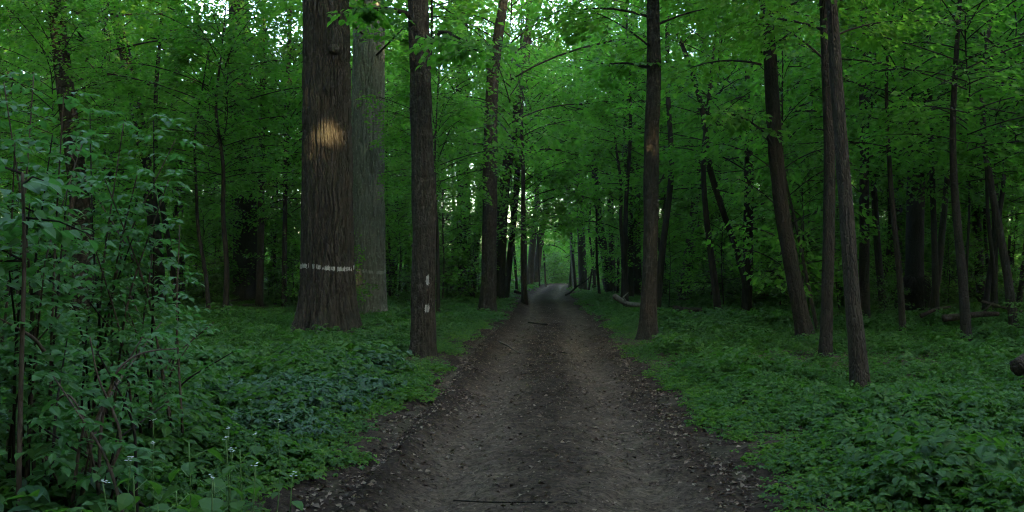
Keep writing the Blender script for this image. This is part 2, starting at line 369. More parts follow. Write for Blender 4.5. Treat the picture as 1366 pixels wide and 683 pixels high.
CR_D = [make_crown(400+i, 1.5, .15, .95, 20, 4, 22, .095, M_HERB, spL=.45, zpitch=(.2, 1.1), trunk_r=.012, name="crown") for i in range(4)]

def trunk_mesh(name, pts, r, mat, ns=16, nr=40, seed=0, flare=.5, flare_h=.35, lobes=5, amp=.05, ridges=0, ridge_amp=0., lump=.04, low=None):
    """pts in world coordinates relative to the base; r = radii along it"""
    rng = np.random.default_rng(seed)
    if low:      # rings close together up to the height that the picture shows
        q0 = smooth_path(pts, 400); zz = q0[:, 2]-q0[0, 2]; kk = np.searchsorted(zz, low)/399
        uu = np.r_[np.linspace(0, kk, int(nr*.86), endpoint=False), np.linspace(kk, 1, nr-int(nr*.86))]
        q = np.stack([np.interp(uu, np.linspace(0, 1, 400), q0[:, k]) for k in range(3)], 1)
    else: q = smooth_path(pts, nr); uu = np.linspace(0, 1, nr)
    t, a, b = frames(q)
    z = q[:, 2]-q[0, 2]
    rr = np.interp(uu, np.linspace(0, 1, len(r)), r)
    th = np.arange(ns)/ns*2*np.pi; ph = rng.random()*6.28
    TH, ZZ = np.meshgrid(th, z)
    fl = np.exp(-np.clip(ZZ, 0, None)/flare_h)
    rad = rr[:, None]*(1+flare*fl*(1+.45*np.cos(lobes*TH+ph)+.25*np.cos((lobes-2)*TH+2*ph)))
    rad *= 1+lump*2*(noise2(TH/6.2832*4, ZZ/.7+3, 4, rng)-.5)+amp*(noise2(TH/6.2832*9, ZZ/.25, 9, rng)-.5)
    hgt = np.zeros_like(rad)
    if ridges:
        wob = 1.1*(noise2(TH/6.2832*6, ZZ/.45, 6, rng, 128)-.5)+.7*(noise2(TH/6.2832*14, ZZ/.16, 14, rng, 128)-.5)
        n1 = noise2(TH/6.2832*ridges+wob, ZZ/.8, ridges, rng, 128); n2 = noise2(TH/6.2832*ridges*2+wob*2, ZZ/.14, ridges*2, rng, 128)
        hgt = np.clip(np.abs(2*n1-1)/.42, 0, 1); hgt = (hgt*hgt*(3-2*hgt))*.72+.28*n2
        rad = rad+ridge_amp*(hgt-.5)
    V = q[:, None]+rad[..., None]*(np.cos(TH)[..., None]*a[:, None]+np.sin(TH)[..., None]*b[:, None])
    V = V.reshape(-1, 3); T = ring_tris(nr, ns)
    e = len(V); V = np.concatenate([V, q[-1:]+t[-1:]*rr[-1]])
    j = np.arange(ns); T = np.concatenate([T, np.stack([(nr-1)*ns+j, (nr-1)*ns+(j+1) % ns, np.full(ns, e)], 1)])
    e = len(V); V = np.concatenate([V, q[:1]]); T = np.concatenate([T, np.stack([(j+1) % ns, j, np.full(ns, e)], 1)])
    return mesh(name, V, T, mat, True), V, hgt.ravel(), q

BASES = []
HAND = []   # (px_lo, px_hi, d) of listed trunks, to keep low growth from hiding them
def listed_tree(name, label, cat, d, pts, Htot, crown=None, cs=1.0, mat=M_BARK, rz=0., ns=16, nr=50, group=None, **kw):
    """pts: (px, py, width_px) from the base upwards, as measured; the stem then goes on to Htot"""
    w3 = [P(x, y, d) for x, y, _ in pts]; rad = [wd/F*d*.5 for *_, wd in pts]
    base = w3[0].copy(); base[2] = H(base[0], d)-.12
    w3[0][2] = base[2]
    rel = [p-base for p in w3]
    if rel[1][2] < .3: rel.pop(1); rad.pop(1)
    top = rel[-1]; dirn = rel[-1]-rel[-2]; dirn = dirn/max(dirn[2], .1)
    zt = top[2]
    if Htot > zt+1:
        m = top+dirn*min(2., (Htot-zt)*.3)*.8; rel.append(m); rad.append(rad[-1]*.92)
        rel.append(np.array([m[0], m[1], Htot])); rad.append(max(.012, rad[-1]*.12))
    L = np.r_[0, np.cumsum(np.linalg.norm(np.diff(np.array(rel), axis=0), axis=1))]
    u = np.linspace(0, L[-1], 40); rads = np.interp(u, L, rad)
    if d < 48: BASES.append((base[0], base[1]))
    r = root(name, label, cat, base, group)
    me, V, hg, q = trunk_mesh("trunk", rel, rads, mat, ns=ns, nr=nr, **kw)
    obj("trunk", me, r)
    if crown:
        lm, wm = crown; ax = rel[-2]
        for nm, mm in (("crown", lm), ("limbs", wm)):
            c = obj(nm, mm, r, (ax[0], ax[1], 0 if Htot > 15 else 0)); c.rotation_euler = (0, 0, rz); c.scale = (cs, cs, Htot/(24 if crown in CR_A else 11 if crown in CR_B else 4.6))
    xs_ = [p[0] for p in pts]; HAND.append((min(xs_)-8, max(xs_)+8, d))
    return r, V, hg, q, base

def paint_part(name, r, V, hg, ns, nr, sel, off=.004):
    """faces of the bark ridges that carry old paint, lifted off the bark by a few millimetres"""
    T = ring_tris(nr, ns); cen = V[T].mean(1); ax = cen-cen.mean(0)
    hh = hg[T].mean(1); m = sel(cen, hh)
    T = T[m]
    if not len(T): return
    nrm = np.cross(V[T[:, 1]]-V[T[:, 0]], V[T[:, 2]]-V[T[:, 0]]); acc = np.zeros_like(V)
    for k in range(3): np.add.at(acc, T[:, k], nrm)
    idx, inv = np.unique(T, return_inverse=True)
    VV = V[idx]+unit(acc[idx])*off; TT = inv.reshape(-1, 3)
    o = obj(name, mesh(name, VV, TT, M_PAINT, True), r); o["kind"] = "stuff"
    return o

# --- the two oaks with the paint ring
d = depth(447); NS, NR = 400, 380
r, V, hg, q, base = listed_tree("oak_tree", "massive dark oak with furrowed bark, white paint ring and flared base", "tree", d,
    [(437, 449, 68), (438, 395, 66), (437, 350, 65), (437, 250, 63), (436, 120, 60), (435, 0, 57), (434, -120, 52)], 25, CR_A[0], 1.5, M_OAK,
    ns=NS, nr=NR, seed=1, flare=.50, flare_h=.55, lobes=6, low=9, ridges=84, ridge_amp=.105, lump=.015, amp=.012, group="oaks with a paint ring")
nz = np.random.default_rng(5)
zr = CAMZ+(HZ-357)/F*d-base[2]
def ring_sel(zr, hw, th):
    return lambda c, h: (np.abs(c[:, 2]-zr-.04*np.sin(np.arctan2(c[:, 1], c[:, 0])*2)) < hw*(.75+.5*nz.random(len(c)))) & (h > th)
paint_part("paint_ring", r, V, hg, NS, NR, ring_sel(zr, .05, .70))
# dead stub and burr on the oak
kn = MB()
kn.add(*tube(np.array([[.20, -.40, 7.0], [.27, -.53, 6.98], [.29, -.60, 6.95]]), [.15, .13, .04], 12))
obj("burr", mesh("burr", *kn.out(), M_OAK, True), r)
d2 = depth(418); NS2, NR2 = 220, 240
r, V, hg, q, base2 = listed_tree("oak_tree", "pale grey oak with white paint ring standing close behind the massive oak", "tree", d2,
    [(492, 418, 46), (492, 390, 44), (492, 350, 43), (491, 250, 42), (491, 120, 41), (493, 0, 39), (494, -100, 36)], 25, CR_A[1], 1.3, M_OAK2,
    ns=NS2, nr=NR2, seed=2, flare=.14, flare_h=.5, low=13, ridges=56, ridge_amp=.085, lump=.015, amp=.012, group="oaks with a paint ring")
zr2 = CAMZ+(HZ-362)/F*d2-base2[2]
paint_part("paint_ring", r, V, hg, NS2, NR2, ring_sel(zr2, .06, .55))

# --- the stem by the track, left side
d3 = depth(477); NS3, NR3 = 110, 300
r, V, hg, q, base3 = listed_tree("maple_tree", "straight dark maple between the oaks and the track, two white paint blazes", "tree", d3,
    [(564, 477, 33), (564, 440, 32), (564, 400, 31), (566, 330, 31), (566, 260, 31), (562, 190, 29), (561, 100, 27), (558, 0, 26), (556, -80, 23)], 20.5, CR_A[3], .7, M_BARKG,
    ns=NS3, nr=NR3, seed=3, flare=.30, flare_h=.28, low=7, ridges=40, ridge_amp=.034, lump=.06, amp=.05)
BL = ((572, 373, .035, .10), (571, 411, .045, .08))
def blaze(c, h, b1):
    x = c[:, 0]+base3[0]; z = c[:, 2]+base3[2]; f = c[:, 1] < 0
    out = np.zeros(len(c), bool)
    for (px, py, wx, wz) in (b1,):
        p = P(px, py, d3); out |= f & (((x-p[0])/wx)**2+((z-p[2])/wz)**2 < .6+.6*nz.random(len(c))) & (h > .28)
    return out
for _b in BL: paint_part("paint_blaze", r, V, hg, NS3, NR3, lambda c, h: blaze(c, h, _b))
def branch_part(r, base, d, pts, r0, r1, mat=M_BARK, dd=None, name="branch", sprays=0, seed=0, lmat=M_MAPLE):
    w3 = [P(x, y, d+(dd[k] if dd else 0))-base for k, (x, y) in enumerate(pts)]
    o = obj(name, mesh(name, *tube(w3, [r0, r1], 7, 5*len(pts)), mat, True), r)
    if sprays:
        rng = np.random.default_rng(seed); pth = smooth_path(w3, 20)
        hang_sprays(o, pth, rng, sprays, lmat)
    return o
def hang_sprays(parent, pth, rng, k, mat, ls=.13, L=.8, n=26, name="foliage"):
    wood = MB(); AV = []; AT = []; cnt = 0; vv = []
    for _ in range(k):
        i = rng.integers(int(len(pth)*.3), len(pth)); p = pth[i]
        a = rng.random()*6.28; dv = unit(np.array([math.cos(a), math.sin(a), rng.normal(-.05, .2)]))
        ln = L*(.6+.7*rng.random()); u = .05+.95*rng.random(n); v = rng.uniform(-1, 1, n)
        sd = unit(np.cross(dv, [0, 0, 1.])); wv = .42*np.sin(np.pi*np.clip(u, .05, .97))+.06
        pos = p+dv*(u*ln)[:, None]+sd*(v*wv*ln)[:, None]; pos[:, 2] -= .16*ln*u**2+.1*np.abs(v)*ln
        an = np.sign(v)*rng.uniform(.2, 1.2, n); hd = dv*np.cos(an)[:, None]+sd*np.sin(an)[:, None]; hd[:, 2] -= rng.uniform(.05, .6, n)
        up = np.array([0, 0, 1.])+rng.normal(0, .35, (n, 3))
        V_, T_, per = leaves(pos, hd, up, ls*rng.uniform(.6, 1.25, n), shape='ovate')
        AV.append(V_); AT.append(T_+cnt); cnt += len(V_); vv.append(np.repeat(rng.random(n), per))
        e = p+dv*ln*.85-np.array([0, 0, .12*ln]); wood.add(*tube(np.array([p, .5*(p+e)+[0, 0, .03], e]), [.008, .003], 3))
    o = obj(name, mesh(name, np.concatenate(AV), np.concatenate(AT), mat, False, {"leafvar": ('FACE', np.concatenate(vv))}), parent)
    o["kind"] = "stuff"
    obj("twigs", mesh("twigs", *wood.out(), M_TWIG, True), parent)
    return o
branch_part(r, base3, d3, [(556, 26), (543, 18), (520, 12), (498, 12), (478, 14), (464, 10)], .055, .02, dd=[0, -.1, -.3, -.5, -.6, -.7], sprays=10, seed=3)
branch_part(r, base3, d3, [(570, 60), (590, 40), (615, 52), (640, 70)], .035, .01, dd=[0, -.5, -1.2, -2.0], sprays=16, seed=4)

branch_part(r, base3, d3, [(570, 190), (578, 184), (582, 176)], .03, .016, name="branch_stub", mat=M_BARKG)
branch_part(r, base3, d3, [(558, 330), (549, 327)], .028, .018, name="branch_stub", mat=M_BARKG)
# --- stems left of the track, further in
def simple(name, label, by, pts, Ht, crown, cs=1., mat=M_BARK, d=None, **kw):
    dd = d or depth(by); p = [(pts[0][0], by if d is None else HZ+CAMZ*F/dd, pts[0][2])]+list(pts[1:] if pts[0][1] >= (by or 0)-2 else pts)
    kw.setdefault("ns", 18); kw.setdefault("nr", 70); kw.setdefault("seed", int(abs(pts[0][0])))
    kw.setdefault("flare", .22); kw.setdefault("flare_h", .3)
    return listed_tree(name, label, "tree", dd, p, Ht, crown, cs, mat, **kw)
simple("oak_tree", "broad near-black trunk deep in the wood, left of the ringed oaks", 405, [(328, 405, 36), (328, 370, 33), (327, 300, 31), (324, 200, 30), (320, 80, 28), (318, 0, 26)], 25, CR_A[2], 1.3, M_BARK, ns=60, nr=120, ridges=24, ridge_amp=.05)
simple("maple_tree", "slim trunk touching the right side of the broad near-black trunk", 410, [(346, 410, 10), (348, 300, 9), (350, 150, 8), (352, 0, 7)], 16, CR_B[1], 1.0, M_BARKR)
simple("maple_tree", "thin pole-like trunk halfway between the near-black trunk and the massive oak", 411, [(379, 411, 7), (380, 300, 6), (382, 150, 6), (388, 0, 5)], 15, CR_B[2], .8, M_BARKR)
simple("maple_tree", "dark crooked trunk leaning to the left behind the leafy shrub", 413, [(212, 413, 19), (210, 340, 17), (203, 280, 16), (190, 190, 15), (176, 110, 15), (160, 45, 14), (148, 0, 13)], 18, CR_B[3], 1.1, M_BARK)
simple("oak_tree", "upright trunk with pale upper stem right of the crooked leaning trunk", 396, [(240, 396, 15), (238, 300, 14), (234, 150, 12), (231, 20, 11), (230, -20, 10)], 22, CR_A[3], 1.0, M_BARKR)
simple("maple_tree", "pale thin trunk in the top corner above the shrub", None, [(14, 400, 9), (14, 200, 8), (12, 90, 8), (12, 0, 8)], 20, CR_A[0], .8, M_BARKR, d=50)
simple("maple_tree", "dark trunk second from the photo's left edge above the shrub", None, [(70, 400, 10), (66, 200, 9), (65, 70, 9), (65, 0, 8)], 18, CR_A[1], .8, M_BARK, d=55)
simple("maple_tree", "thin bowed trunk seen just left of the crooked leaning trunk", None, [(118, 400, 8), (126, 200, 8), (138, 100, 7), (141, 20, 7), (142, 0, 6)], 18, CR_B[4], 1.0, M_BARK, d=48)
simple("maple_tree", "dark forked trunk with pale bark at its foot beside the track edge", 417, [(650, 417, 24), (652, 380, 20), (653, 300, 19), (654, 220, 19), (655, 160, 17), (657, 100, 16), (664, 50, 14), (672, 0, 11)], 20, CR_B[5], 1.3, M_BARKG, ns=60, nr=180, low=12, ridges=26, ridge_amp=.03)
r_fork = bpy.data.objects[-1] if False else None
simple("oak_tree", "wide dark trunk between the blazed maple and the forked trunk", 398, [(622, 398, 22), (620, 340, 20), (618, 250, 18), (617, 120, 17), (616, 0, 15)], 24, CR_A[2], 1.1, M_BARK)
simple("maple_tree", "dark trunk hidden close behind the forked trunk, bending right", 402, [(666, 402, 15), (668, 330, 15), (672, 250, 14), (683, 180, 13), (700, 90, 12), (708, 0, 9)], 20, CR_B[0], 1.2, M_BARK)
simple("maple_tree", "black slim stem leaning right beside the left edge of the track", 400, [(674, 400, 10), (677, 370, 9), (684, 310, 8), (690, 240, 8), (694, 150, 7)], 16, CR_B[1], 1.0, M_BARK)
simple("maple_tree", "far trunk left of the track's end, first of a leaning pair", 383, [(706, 383, 10), (709, 340, 9), (716, 280, 8), (719, 200, 7)], 22, CR_B[2], 1.5, M_BARKR)
simple("maple_tree", "far trunk left of the track's end, second of a leaning pair", 382, [(714, 382, 9), (718, 340, 9), (726, 285, 8), (733, 255, 7), (738, 200, 6)], 22, CR_B[3], 1.5, M_BARKR)
# --- stems right of the track
simple("maple_tree", "upright trunk at the right edge of the far track, left of a curving trunk", 388, [(778, 388, 12), (776, 330, 11), (773, 230, 10), (771, 130, 9), (770, 60, 8)], 21, CR_A[3], .9, M_BARKR)
simple("maple_tree", "thin pale dead-looking stem right of the track's end", 386, [(766, 386, 5), (763, 340, 4), (759, 285, 3), (757, 260, 3)], 14, CR_C[0], 1.4, M_DEAD)
simple("maple_tree", "dark trunk curving left, fourth stem along the track's right edge", 394, [(814, 394, 12), (808, 350, 11), (799, 290, 9), (792, 220, 8), (786, 150, 7), (783, 60, 6)], 19, CR_B[4], 1.2, M_BARK)
simple("maple_tree", "straight stem sharing its foot with the curved trunk", 392, [(818, 392, 9), (816, 330, 8), (813, 230, 8), (812, 100, 7)], 19, CR_B[5], 1.2, M_BARK)
simple("maple_tree", "dark stem left of the pair behind the white dead branch", 401, [(840, 401, 11), (840, 330, 10), (838, 220, 10), (836, 100, 9), (834, 0, 8)], 19, CR_B[0], 1.1, M_BARK)
simple("maple_tree", "trunk half hidden behind the mossy trunk, lightly ridged", 399, [(850, 399, 13), (849, 330, 12), (848, 230, 11), (846, 80, 10)], 21, CR_A[0], .9, M_BARKR)
r, V, hg, q, base24 = simple("maple_tree", "tall mossy dark trunk nearest the right side of the track", 455, [(864, 455, 23), (865, 400, 20), (869, 300, 18), (868, 200, 19), (873, 100, 18), (871, 0, 16)], 18, CR_A[0], .7, M_BARKG, ns=90, nr=220, low=8, ridges=36, ridge_amp=.030, flare=.45, lump=.06)
branch_part(r, base24, depth(455), [(866, 90), (855, 88), (838, 84), (812, 85)], .04, .015, dd=[0, .2, .6, 1.0], sprays=8, seed=6)
branch_part(r, base24, depth(455), [(870, 250), (880, 244), (886, 232)], .03, .012, name="branch_stub")
simple("maple_tree", "grey trunk leaning right, just right of the tall mossy trunk", 405, [(912, 405, 18), (918, 350, 16), (927, 290, 15), (933, 240, 14), (936, 180, 13), (937, 90, 11)], 20, CR_B[2], 1.2, M_BARKR)
r, V, hg, q, base26 = simple("maple_tree", "thin black sapling sweeping up to the left across the wood", 423, [(1001, 423, 9), (994, 375, 8), (980, 325, 8), (962, 275, 8), (946, 225, 8), (942, 180, 7), (936, 140, 7), (920, 85, 6), (905, 48, 5), (893, 25, 4)], 9.7, None, 1., M_BARK)
d26 = depth(423)
branch_part(r, base26, d26, [(943, 200), (930, 195), (905, 196), (885, 205)], .03, .008, dd=[0, -.3, -.7, -1], sprays=14, seed=7)
branch_part(r, base26, d26, [(938, 145), (955, 125), (985, 112), (1010, 105)], .03, .008, dd=[0, .3, .6, 1], sprays=14, seed=8)
branch_part(r, base26, d26, [(910, 60), (925, 40), (950, 30)], .02, .006, sprays=10, seed=9)
simple("maple_tree", "upright trunk just right of the sweeping black sapling", 420, [(996, 420, 14), (998, 330, 13), (999, 240, 12), (999, 120, 11), (998, 0, 9)], 19, CR_B[3], 1.2, M_BARK)
r, V, hg, q, base28 = simple("maple_tree", "dark trunk with a flared foot, leaning left, left of the crossing pair", 458, [(1076, 458, 22), (1066, 410, 20), (1055, 350, 19), (1044, 290, 19), (1036, 230, 18), (1031, 140, 17), (1026, 60, 16), (1022, 0, 15)], 17, CR_A[1], .7, M_BARK, ns=80, nr=200, low=8, ridges=32, ridge_amp=.024, flare=.42, lump=.07)
d28 = depth(458)
branch_part(r, base28, d28, [(1034, 200), (1018, 175), (998, 160), (970, 150)], .035, .01, dd=[0, -.3, -.6, -1], sprays=12, seed=10)
simple("maple_tree", "thin bent stem rising beside the foot of the leaning trunk", 447, [(1092, 447, 5), (1082, 400, 5), (1072, 350, 4), (1062, 300, 4), (1055, 270, 3)], 7, CR_C[1], 1.0, M_BARKR)
simple("maple_tree", "dark upright stem, left of the crossing pair", 481, [(1101, 481, 17), (1103, 400, 15), (1106, 300, 15), (1107, 200, 14), (1103, 90, 14), (1100, 0, 13)], 15, CR_A[2], .55, M_BARK, ns=60, nr=180, low=7, ridges=20, ridge_amp=.010)
simple("maple_tree", "brown bare stem leaning left, right of the crossing pair", 523, [(1149, 523, 24), (1143, 460, 21), (1136, 380, 19), (1130, 290, 18), (1122, 190, 17), (1115, 90, 16), (1109, 0, 14)], 14, CR_A[3], .3, M_BARKR, ns=80, nr=220, low=6, ridges=22, ridge_amp=.012, flare=.32, lump=.07)
simple("maple_tree", "straight dark trunk behind the brown bare stem", 431, [(1153, 431, 14), (1153, 340, 13), (1153, 200, 12), (1152, 80, 12), (1150, 0, 11)], 18, CR_B[1], 1.1, M_BARK)
r, V, hg, q, base33 = simple("linden_tree", "thick dark trunk with a black shaggy skirt of shoots at its foot", 418, [(1219, 418, 26), (1220, 370, 24), (1221, 280, 23), (1224, 160, 21), (1228, 40, 19)], 20, CR_A[1], 1.0, M_BARK, ns=32, nr=90)
sk = MB(); rg = np.random.default_rng(33)
for k in range(260):
    a = rg.random()*6.28; z0 = rg.uniform(.5, 1.5); L = rg.uniform(.4, .95); p0 = np.array([.30*math.cos(a), .30*math.sin(a), z0])
    p2 = p0+np.array([math.cos(a)*L*.42, math.sin(a)*L*.42, -min(L*.9, z0-.1)]); p1 = .5*(p0+p2)+np.array([math.cos(a)*.15, math.sin(a)*.15, .12])
    sk.add(*tube(np.array([p0, p1, p2]), [.018, .012, .005], 4))
sko = obj("shoots", mesh("shoots", *sk.out(), M_BARK, True), r); sko["kind"] = "stuff"
simple("maple_tree", "thin black stem just right of the trunk with the shaggy skirt", 431, [(1249, 431, 9), (1247, 340, 8), (1243, 220, 7), (1239, 90, 7), (1238, 20, 6)], 14, CR_B[2], .9, M_BARK)
simple("maple_tree", "dark slightly bowed trunk, second from the photo's right edge", 407, [(1309, 407, 12), (1306, 340, 12), (1300, 250, 11), (1294, 180, 10), (1288, 90, 9)], 18, CR_B[3], 1.1, M_BARK)
simple("maple_tree", "slim upright trunk nearest the photo's right edge", 412, [(1326, 412, 9), (1327, 300, 8), (1330, 180, 7), (1333, 60, 7)], 17, CR_B[4], 1.1, M_BARK)
simple("oak_tree", "pale far trunk glimpsed high up right of the leaning trunk", None, [(1044, 388, 14), (1046, 200, 12), (1047, 60, 11)], 24, CR_A[2], 1.0, M_BARKR, d=68)
r, V, hg, q, b_ = simple("maple_tree", "far trunk forking into a V near the crossing pair", None, [(1066, 388, 9), (1068, 200, 9), (1069, 100, 8), (1064, 70, 6), (1054, 30, 5)], 20, CR_A[3], .8, M_BARK, d=66)
branch_part(r, b_, 66, [(1069, 105), (1076, 70), (1079, 20), (1080, -20)], .2, .12)
# slim dark poles left of the massive oak, in the gap of light
poles = [(262, 390, 7, 258), (271, 388, 5, 276), (288, 386, 6, 286), (301, 388, 5, 300), (253, 385, 4, 250), (361, 388, 5, 364), (396, 392, 5, 392), (526, 396, 6, 528), (540, 392, 5, 541), (533, 388, 4, 536)]
ordn = ["first", "second", "third", "fourth", "fifth", "sixth", "seventh", "eighth", "ninth", "tenth", "eleventh", "twelfth", "thirteenth", "fourteenth", "fifteenth", "sixteenth", "seventeenth", "eighteenth", "nineteenth", "twentieth"]
for k, (bx, by, wd, tx) in enumerate(poles):
    if bx < 320: lab = "slim far pole tree between the crooked trunk and near-black trunk, %s from left" % ordn[sorted(p[0] for p in poles if p[0] < 320).index(bx)]
    elif bx < 420: lab = "slim far pole tree just left of the massive oak, %s from left" % ordn[sorted(p[0] for p in poles if 320 < p[0] < 420).index(bx)]
    else: lab = "slim far pole tree between the pale oak and blazed maple, %s from left" % ordn[sorted(p[0] for p in poles if p[0] > 420).index(bx)]
    simple("pole_tree", lab, by, [(bx, by, wd), (.5*(bx+tx)+2, 300, wd*.9), (tx, 200, wd*.8), (tx+(k % 3-1)*5, 90, wd*.7)], 17, CR_B[k % 6], .9, M_BARK, ns=10, nr=30, group="slim far pole trees left of the track")

# ------------------------------------------------------------------ fill of the wood: tall trees, young maples, saplings, bushes
def proto_trunk(seed, Ht, r0, lean, mat, ns=10, nr=24):
    rg = np.random.default_rng(seed); z = np.linspace(0, Ht, 7)
    x = lean*np.sin(z/Ht*3.0)+np.cumsum(rg.normal(0, .012*Ht, 7))*np.sin(z/Ht*np.pi); y = np.cumsum(rg.normal(0, .012*Ht, 7))*np.sin(z/Ht*np.pi)
    return trunk_mesh("trunk", np.stack([x, y, z-.1], 1), r0*np.linspace(1, .12, 12)**.8, mat, ns=ns, nr=nr, seed=seed, flare=.25, flare_h=.25)[0]
TR_A = [proto_trunk(500+i, 22, .22+.05*i, .4*(-1)**i, [M_BARK, M_BARKR, M_BARK, M_BARKG][i]) for i in range(4)]
TR_B = [proto_trunk(520+i, 10.5, .075+.012*i, .25*(-1)**i, [M_BARK, M_BARKR][i % 2]) for i in range(6)]
TR_E = [proto_trunk(560+i, 14.8, .07+.014*i, .5*(-1)**i, M_BARK) for i in range(5)]
TR_C = [proto_trunk(540+i, 4.3, .022+.004*i, .12*(-1)**i, M_TWIG, 6, 14) for i in range(5)]

LAND = [(-400, 150, "behind the leafy shrub"), (150, 310, "between the crooked and near-black trunks"), (310, 400, "between the near-black trunk and massive oak"),
        (400, 545, "behind the two ringed oaks"), (545, 640, "between the blazed maple and forked trunk"), (640, 715, "between the forked trunk and track"),
        (715, 775, "beyond the track's end"), (775, 860, "between the track and tall mossy trunk"), (860, 985, "right of the tall mossy trunk"),
        (985, 1090, "around the flared-foot leaning trunk"), (1090, 1205, "behind the crossing pair of stems"), (1205, 2000, "right of the shaggy-skirted trunk")]
FILL = []
KEY = [(472, 515, 42, .8), (642, 662, 37, .5), (313, 330, 46, .35), (612, 626, 50, .4), (918, 936, 44, .4), (770, 780, 60, .3), (150, 212, 40, .3), (228, 242, 58, .4), (995, 1003, 42, .3), (376, 390, 41, .3)]
def beam_free(x, y, zlo, zhi, rad):
    for (p, br) in BEAMS:
        # distance in plan from the tree's axis to the beam, and the beam's height there
        t = (x-p[0])*SUN_H.x+(y-p[1])*SUN_H.y
        if t < 1: continue
        dx = x-p[0]-SUN_H.x*t; dy = y-p[1]-SUN_H.y*t; z = p[2]+t*math.tan(SUN_EL)
        if math.hypot(dx, dy) < rad+br and zlo-1 < z < zhi+1: return False
    return True
BEAMS = [(P(446, 185, d)+np.array([0, -.6, 0]), .3), (P(1107, 15, 17.4), -.3), (P(575, 285, d3-.2), -.62)]
def put(kind, x, y, s, v, rz):
    FILL.append((kind, x, y, s, v, rz))
def in_view(x, y, m=.06): return y > 3 and abs(x)/y < .5206+m
rg = np.random.default_rng(11)
def scatter(kind, n, dmin, dmax, mind, smin, smax, clear, rad, zlo, zhi, pxr=(-60, 1426), low=False, tries=6000):
    got = 0; mine = []
    for _ in range(tries):
        if got >= n: break
        y = math.sqrt(rg.uniform(dmin**2, dmax**2)); px = rg.uniform(*pxr); x = (px-683)/F*y
        s = rg.uniform(smin, smax)
        if abs(x-road_c(y)) < clear(y): continue
        if y > 114 and abs(x-7) < 6 and kind in "AB": continue
        if kind == 'A' and abs(x-road_c(y)) < 8: continue
        if kind in 'BC' and 42 < y < 82 and abs(x-road_c(y)) < 5.5 and rg.random() < .7: continue
        if kind == 'B' and y > 50 and abs(x-road_c(y)) < 4 and rg.random() < .6: continue
        if y > 70 and x < -4 and kind in "BC" and rg.random() < .55: continue
        if any((x-a)**2+(y-b)**2 < mind**2 for a, b in mine): continue
        if low:
            hw = rad*s/y*F
            if any(lo-hw*.7 < px < hi+hw*.7 and y < dd_ for lo, hi, dd_ in HAND if dd_ < 60): continue
        if kind == 'B' and any(lo-rad*s/y*F*kf < px < hi+rad*s/y*F*kf and y < dd_ for lo, hi, dd_, kf in KEY): continue
        if not beam_free(x, y, zlo*s, zhi*s, rad*s): continue
        mine.append((x, y)); put(kind, x, y, s, int(rg.integers(0, 60)), rg.random()*6.28); got += 1
    return got
scatter("A", 16, 62, 120, 4.5, .8, 1.15, lambda y: 3.0, 4, 8, 24)
scatter("A", 10, 30, 70, 4.5, .8, 1.15, lambda y: 3.0, 4, 8, 24)
scatter("B", 42, 27, 60, 2.6, .75, 1.15, lambda y: 3.6 if y < 60 else 2.6, 2.5, 2.6, 11)
scatter("B", 54, 55, 125, 3.0, .9, 1.35, lambda y: 2.6, 2.5, 2.6, 11)
scatter("E", 80, 28, 110, 2.2, .8, 1.2, lambda y: 2.6, .3, 7, 15)
scatter("C", 80, 24, 60, 1.8, .6, 1.2, lambda y: 3.2, 1.5, .8, 4.6, low=True)
scatter("C", 110, 55, 125, 2.2, .8, 1.5, lambda y: 2.8, 1.5, .8, 4.6)
scatter("D", 60, 17, 55, 1.4, .5, 1.0, lambda y: 2.9, 1.0, .1, 1.5, low=True)
scatter("D", 60, 50, 120, 1.8, .9, 1.6, lambda y: 2.7, 1.0, .1, 1.5)
# a few by eye: sprays in front of the near-black trunk, dark growth on the right, arching over the far track
for (px, yy, s, v, rz) in ((300, 33, 1.0, 2, .4), (1205, 23, .9, 1, 1), (1290, 20, .85, 4, 2), (1355, 24, 1.0, 3, 0), (1180, 33, 1., 5, 1), (960, 30, .95, 4, 3),
                           (700, 47, 1.15, 5, 2), (585, 33, .8, 1, 2), (830, 45, 1.1, 2, 0), (70, 30, .9, 3, 4)):
    put("B", (px-683)/F*yy, yy, s, v, rz)
for (xx, yy, s, v) in ((-3.4, 80, .9, 3), (11, 86, .9, 2)): put("A", xx, yy, s, v, xx)
for (xx, yy, s, v) in ((2.5, 111, 1.9, 0), (4.2, 115, 2.2, 1), (1.0, 114, 2.0, 2), (6.0, 119, 2.3, 3), (3.2, 121, 2.2, 1), (8.5, 124, 2.4, 0), (11, 126, 2.2, 2), (-.8, 112, 1.8, 3)): put("D", xx, yy, s, v, xx)
for (xx, yy, s, v) in ((3.5, 118, 1.6, 0), (6.5, 126, 1.5, 1), (9.2, 129, 1.4, 2), (5, 132, 1.7, 3), (1.5, 124, 1.5, 4), (11.5, 131, 1.6, 1), (8, 137, 1.7, 0)): put("C", xx, yy, s, v, xx)
for (xx, yy, s, v) in ((4, 142, 1.1, 0), (8, 146, 1.0, 1), (12, 141, 1.15, 3), (0, 138, 1.1, 2)): put("B", xx, yy, s, v, xx)
for k_, (px, yy) in enumerate(((785, 70), (800, 58), (824, 62), (831, 76), (857, 66), (878, 58), (892, 70), (580, 55), (602, 62), (632, 58), (641, 66), (661, 72), (697, 76), (702, 84), (760, 88), (950, 52), (966, 64), (1120, 50), (1180, 56), (1270, 52), (1345, 46), (720, 92), (728, 98), (768, 80), (792, 84), (806, 72), (815, 90), (690, 66), (676, 60), (654, 78), (612, 74), (592, 70), (846, 84), (868, 74), (905, 62), (440, 60), (520, 52), (548, 66), (300, 62), (180, 58))):
    put("E", (px-683)/F*yy, yy, .95+.03*(k_ % 5), k_, k_*1.3)
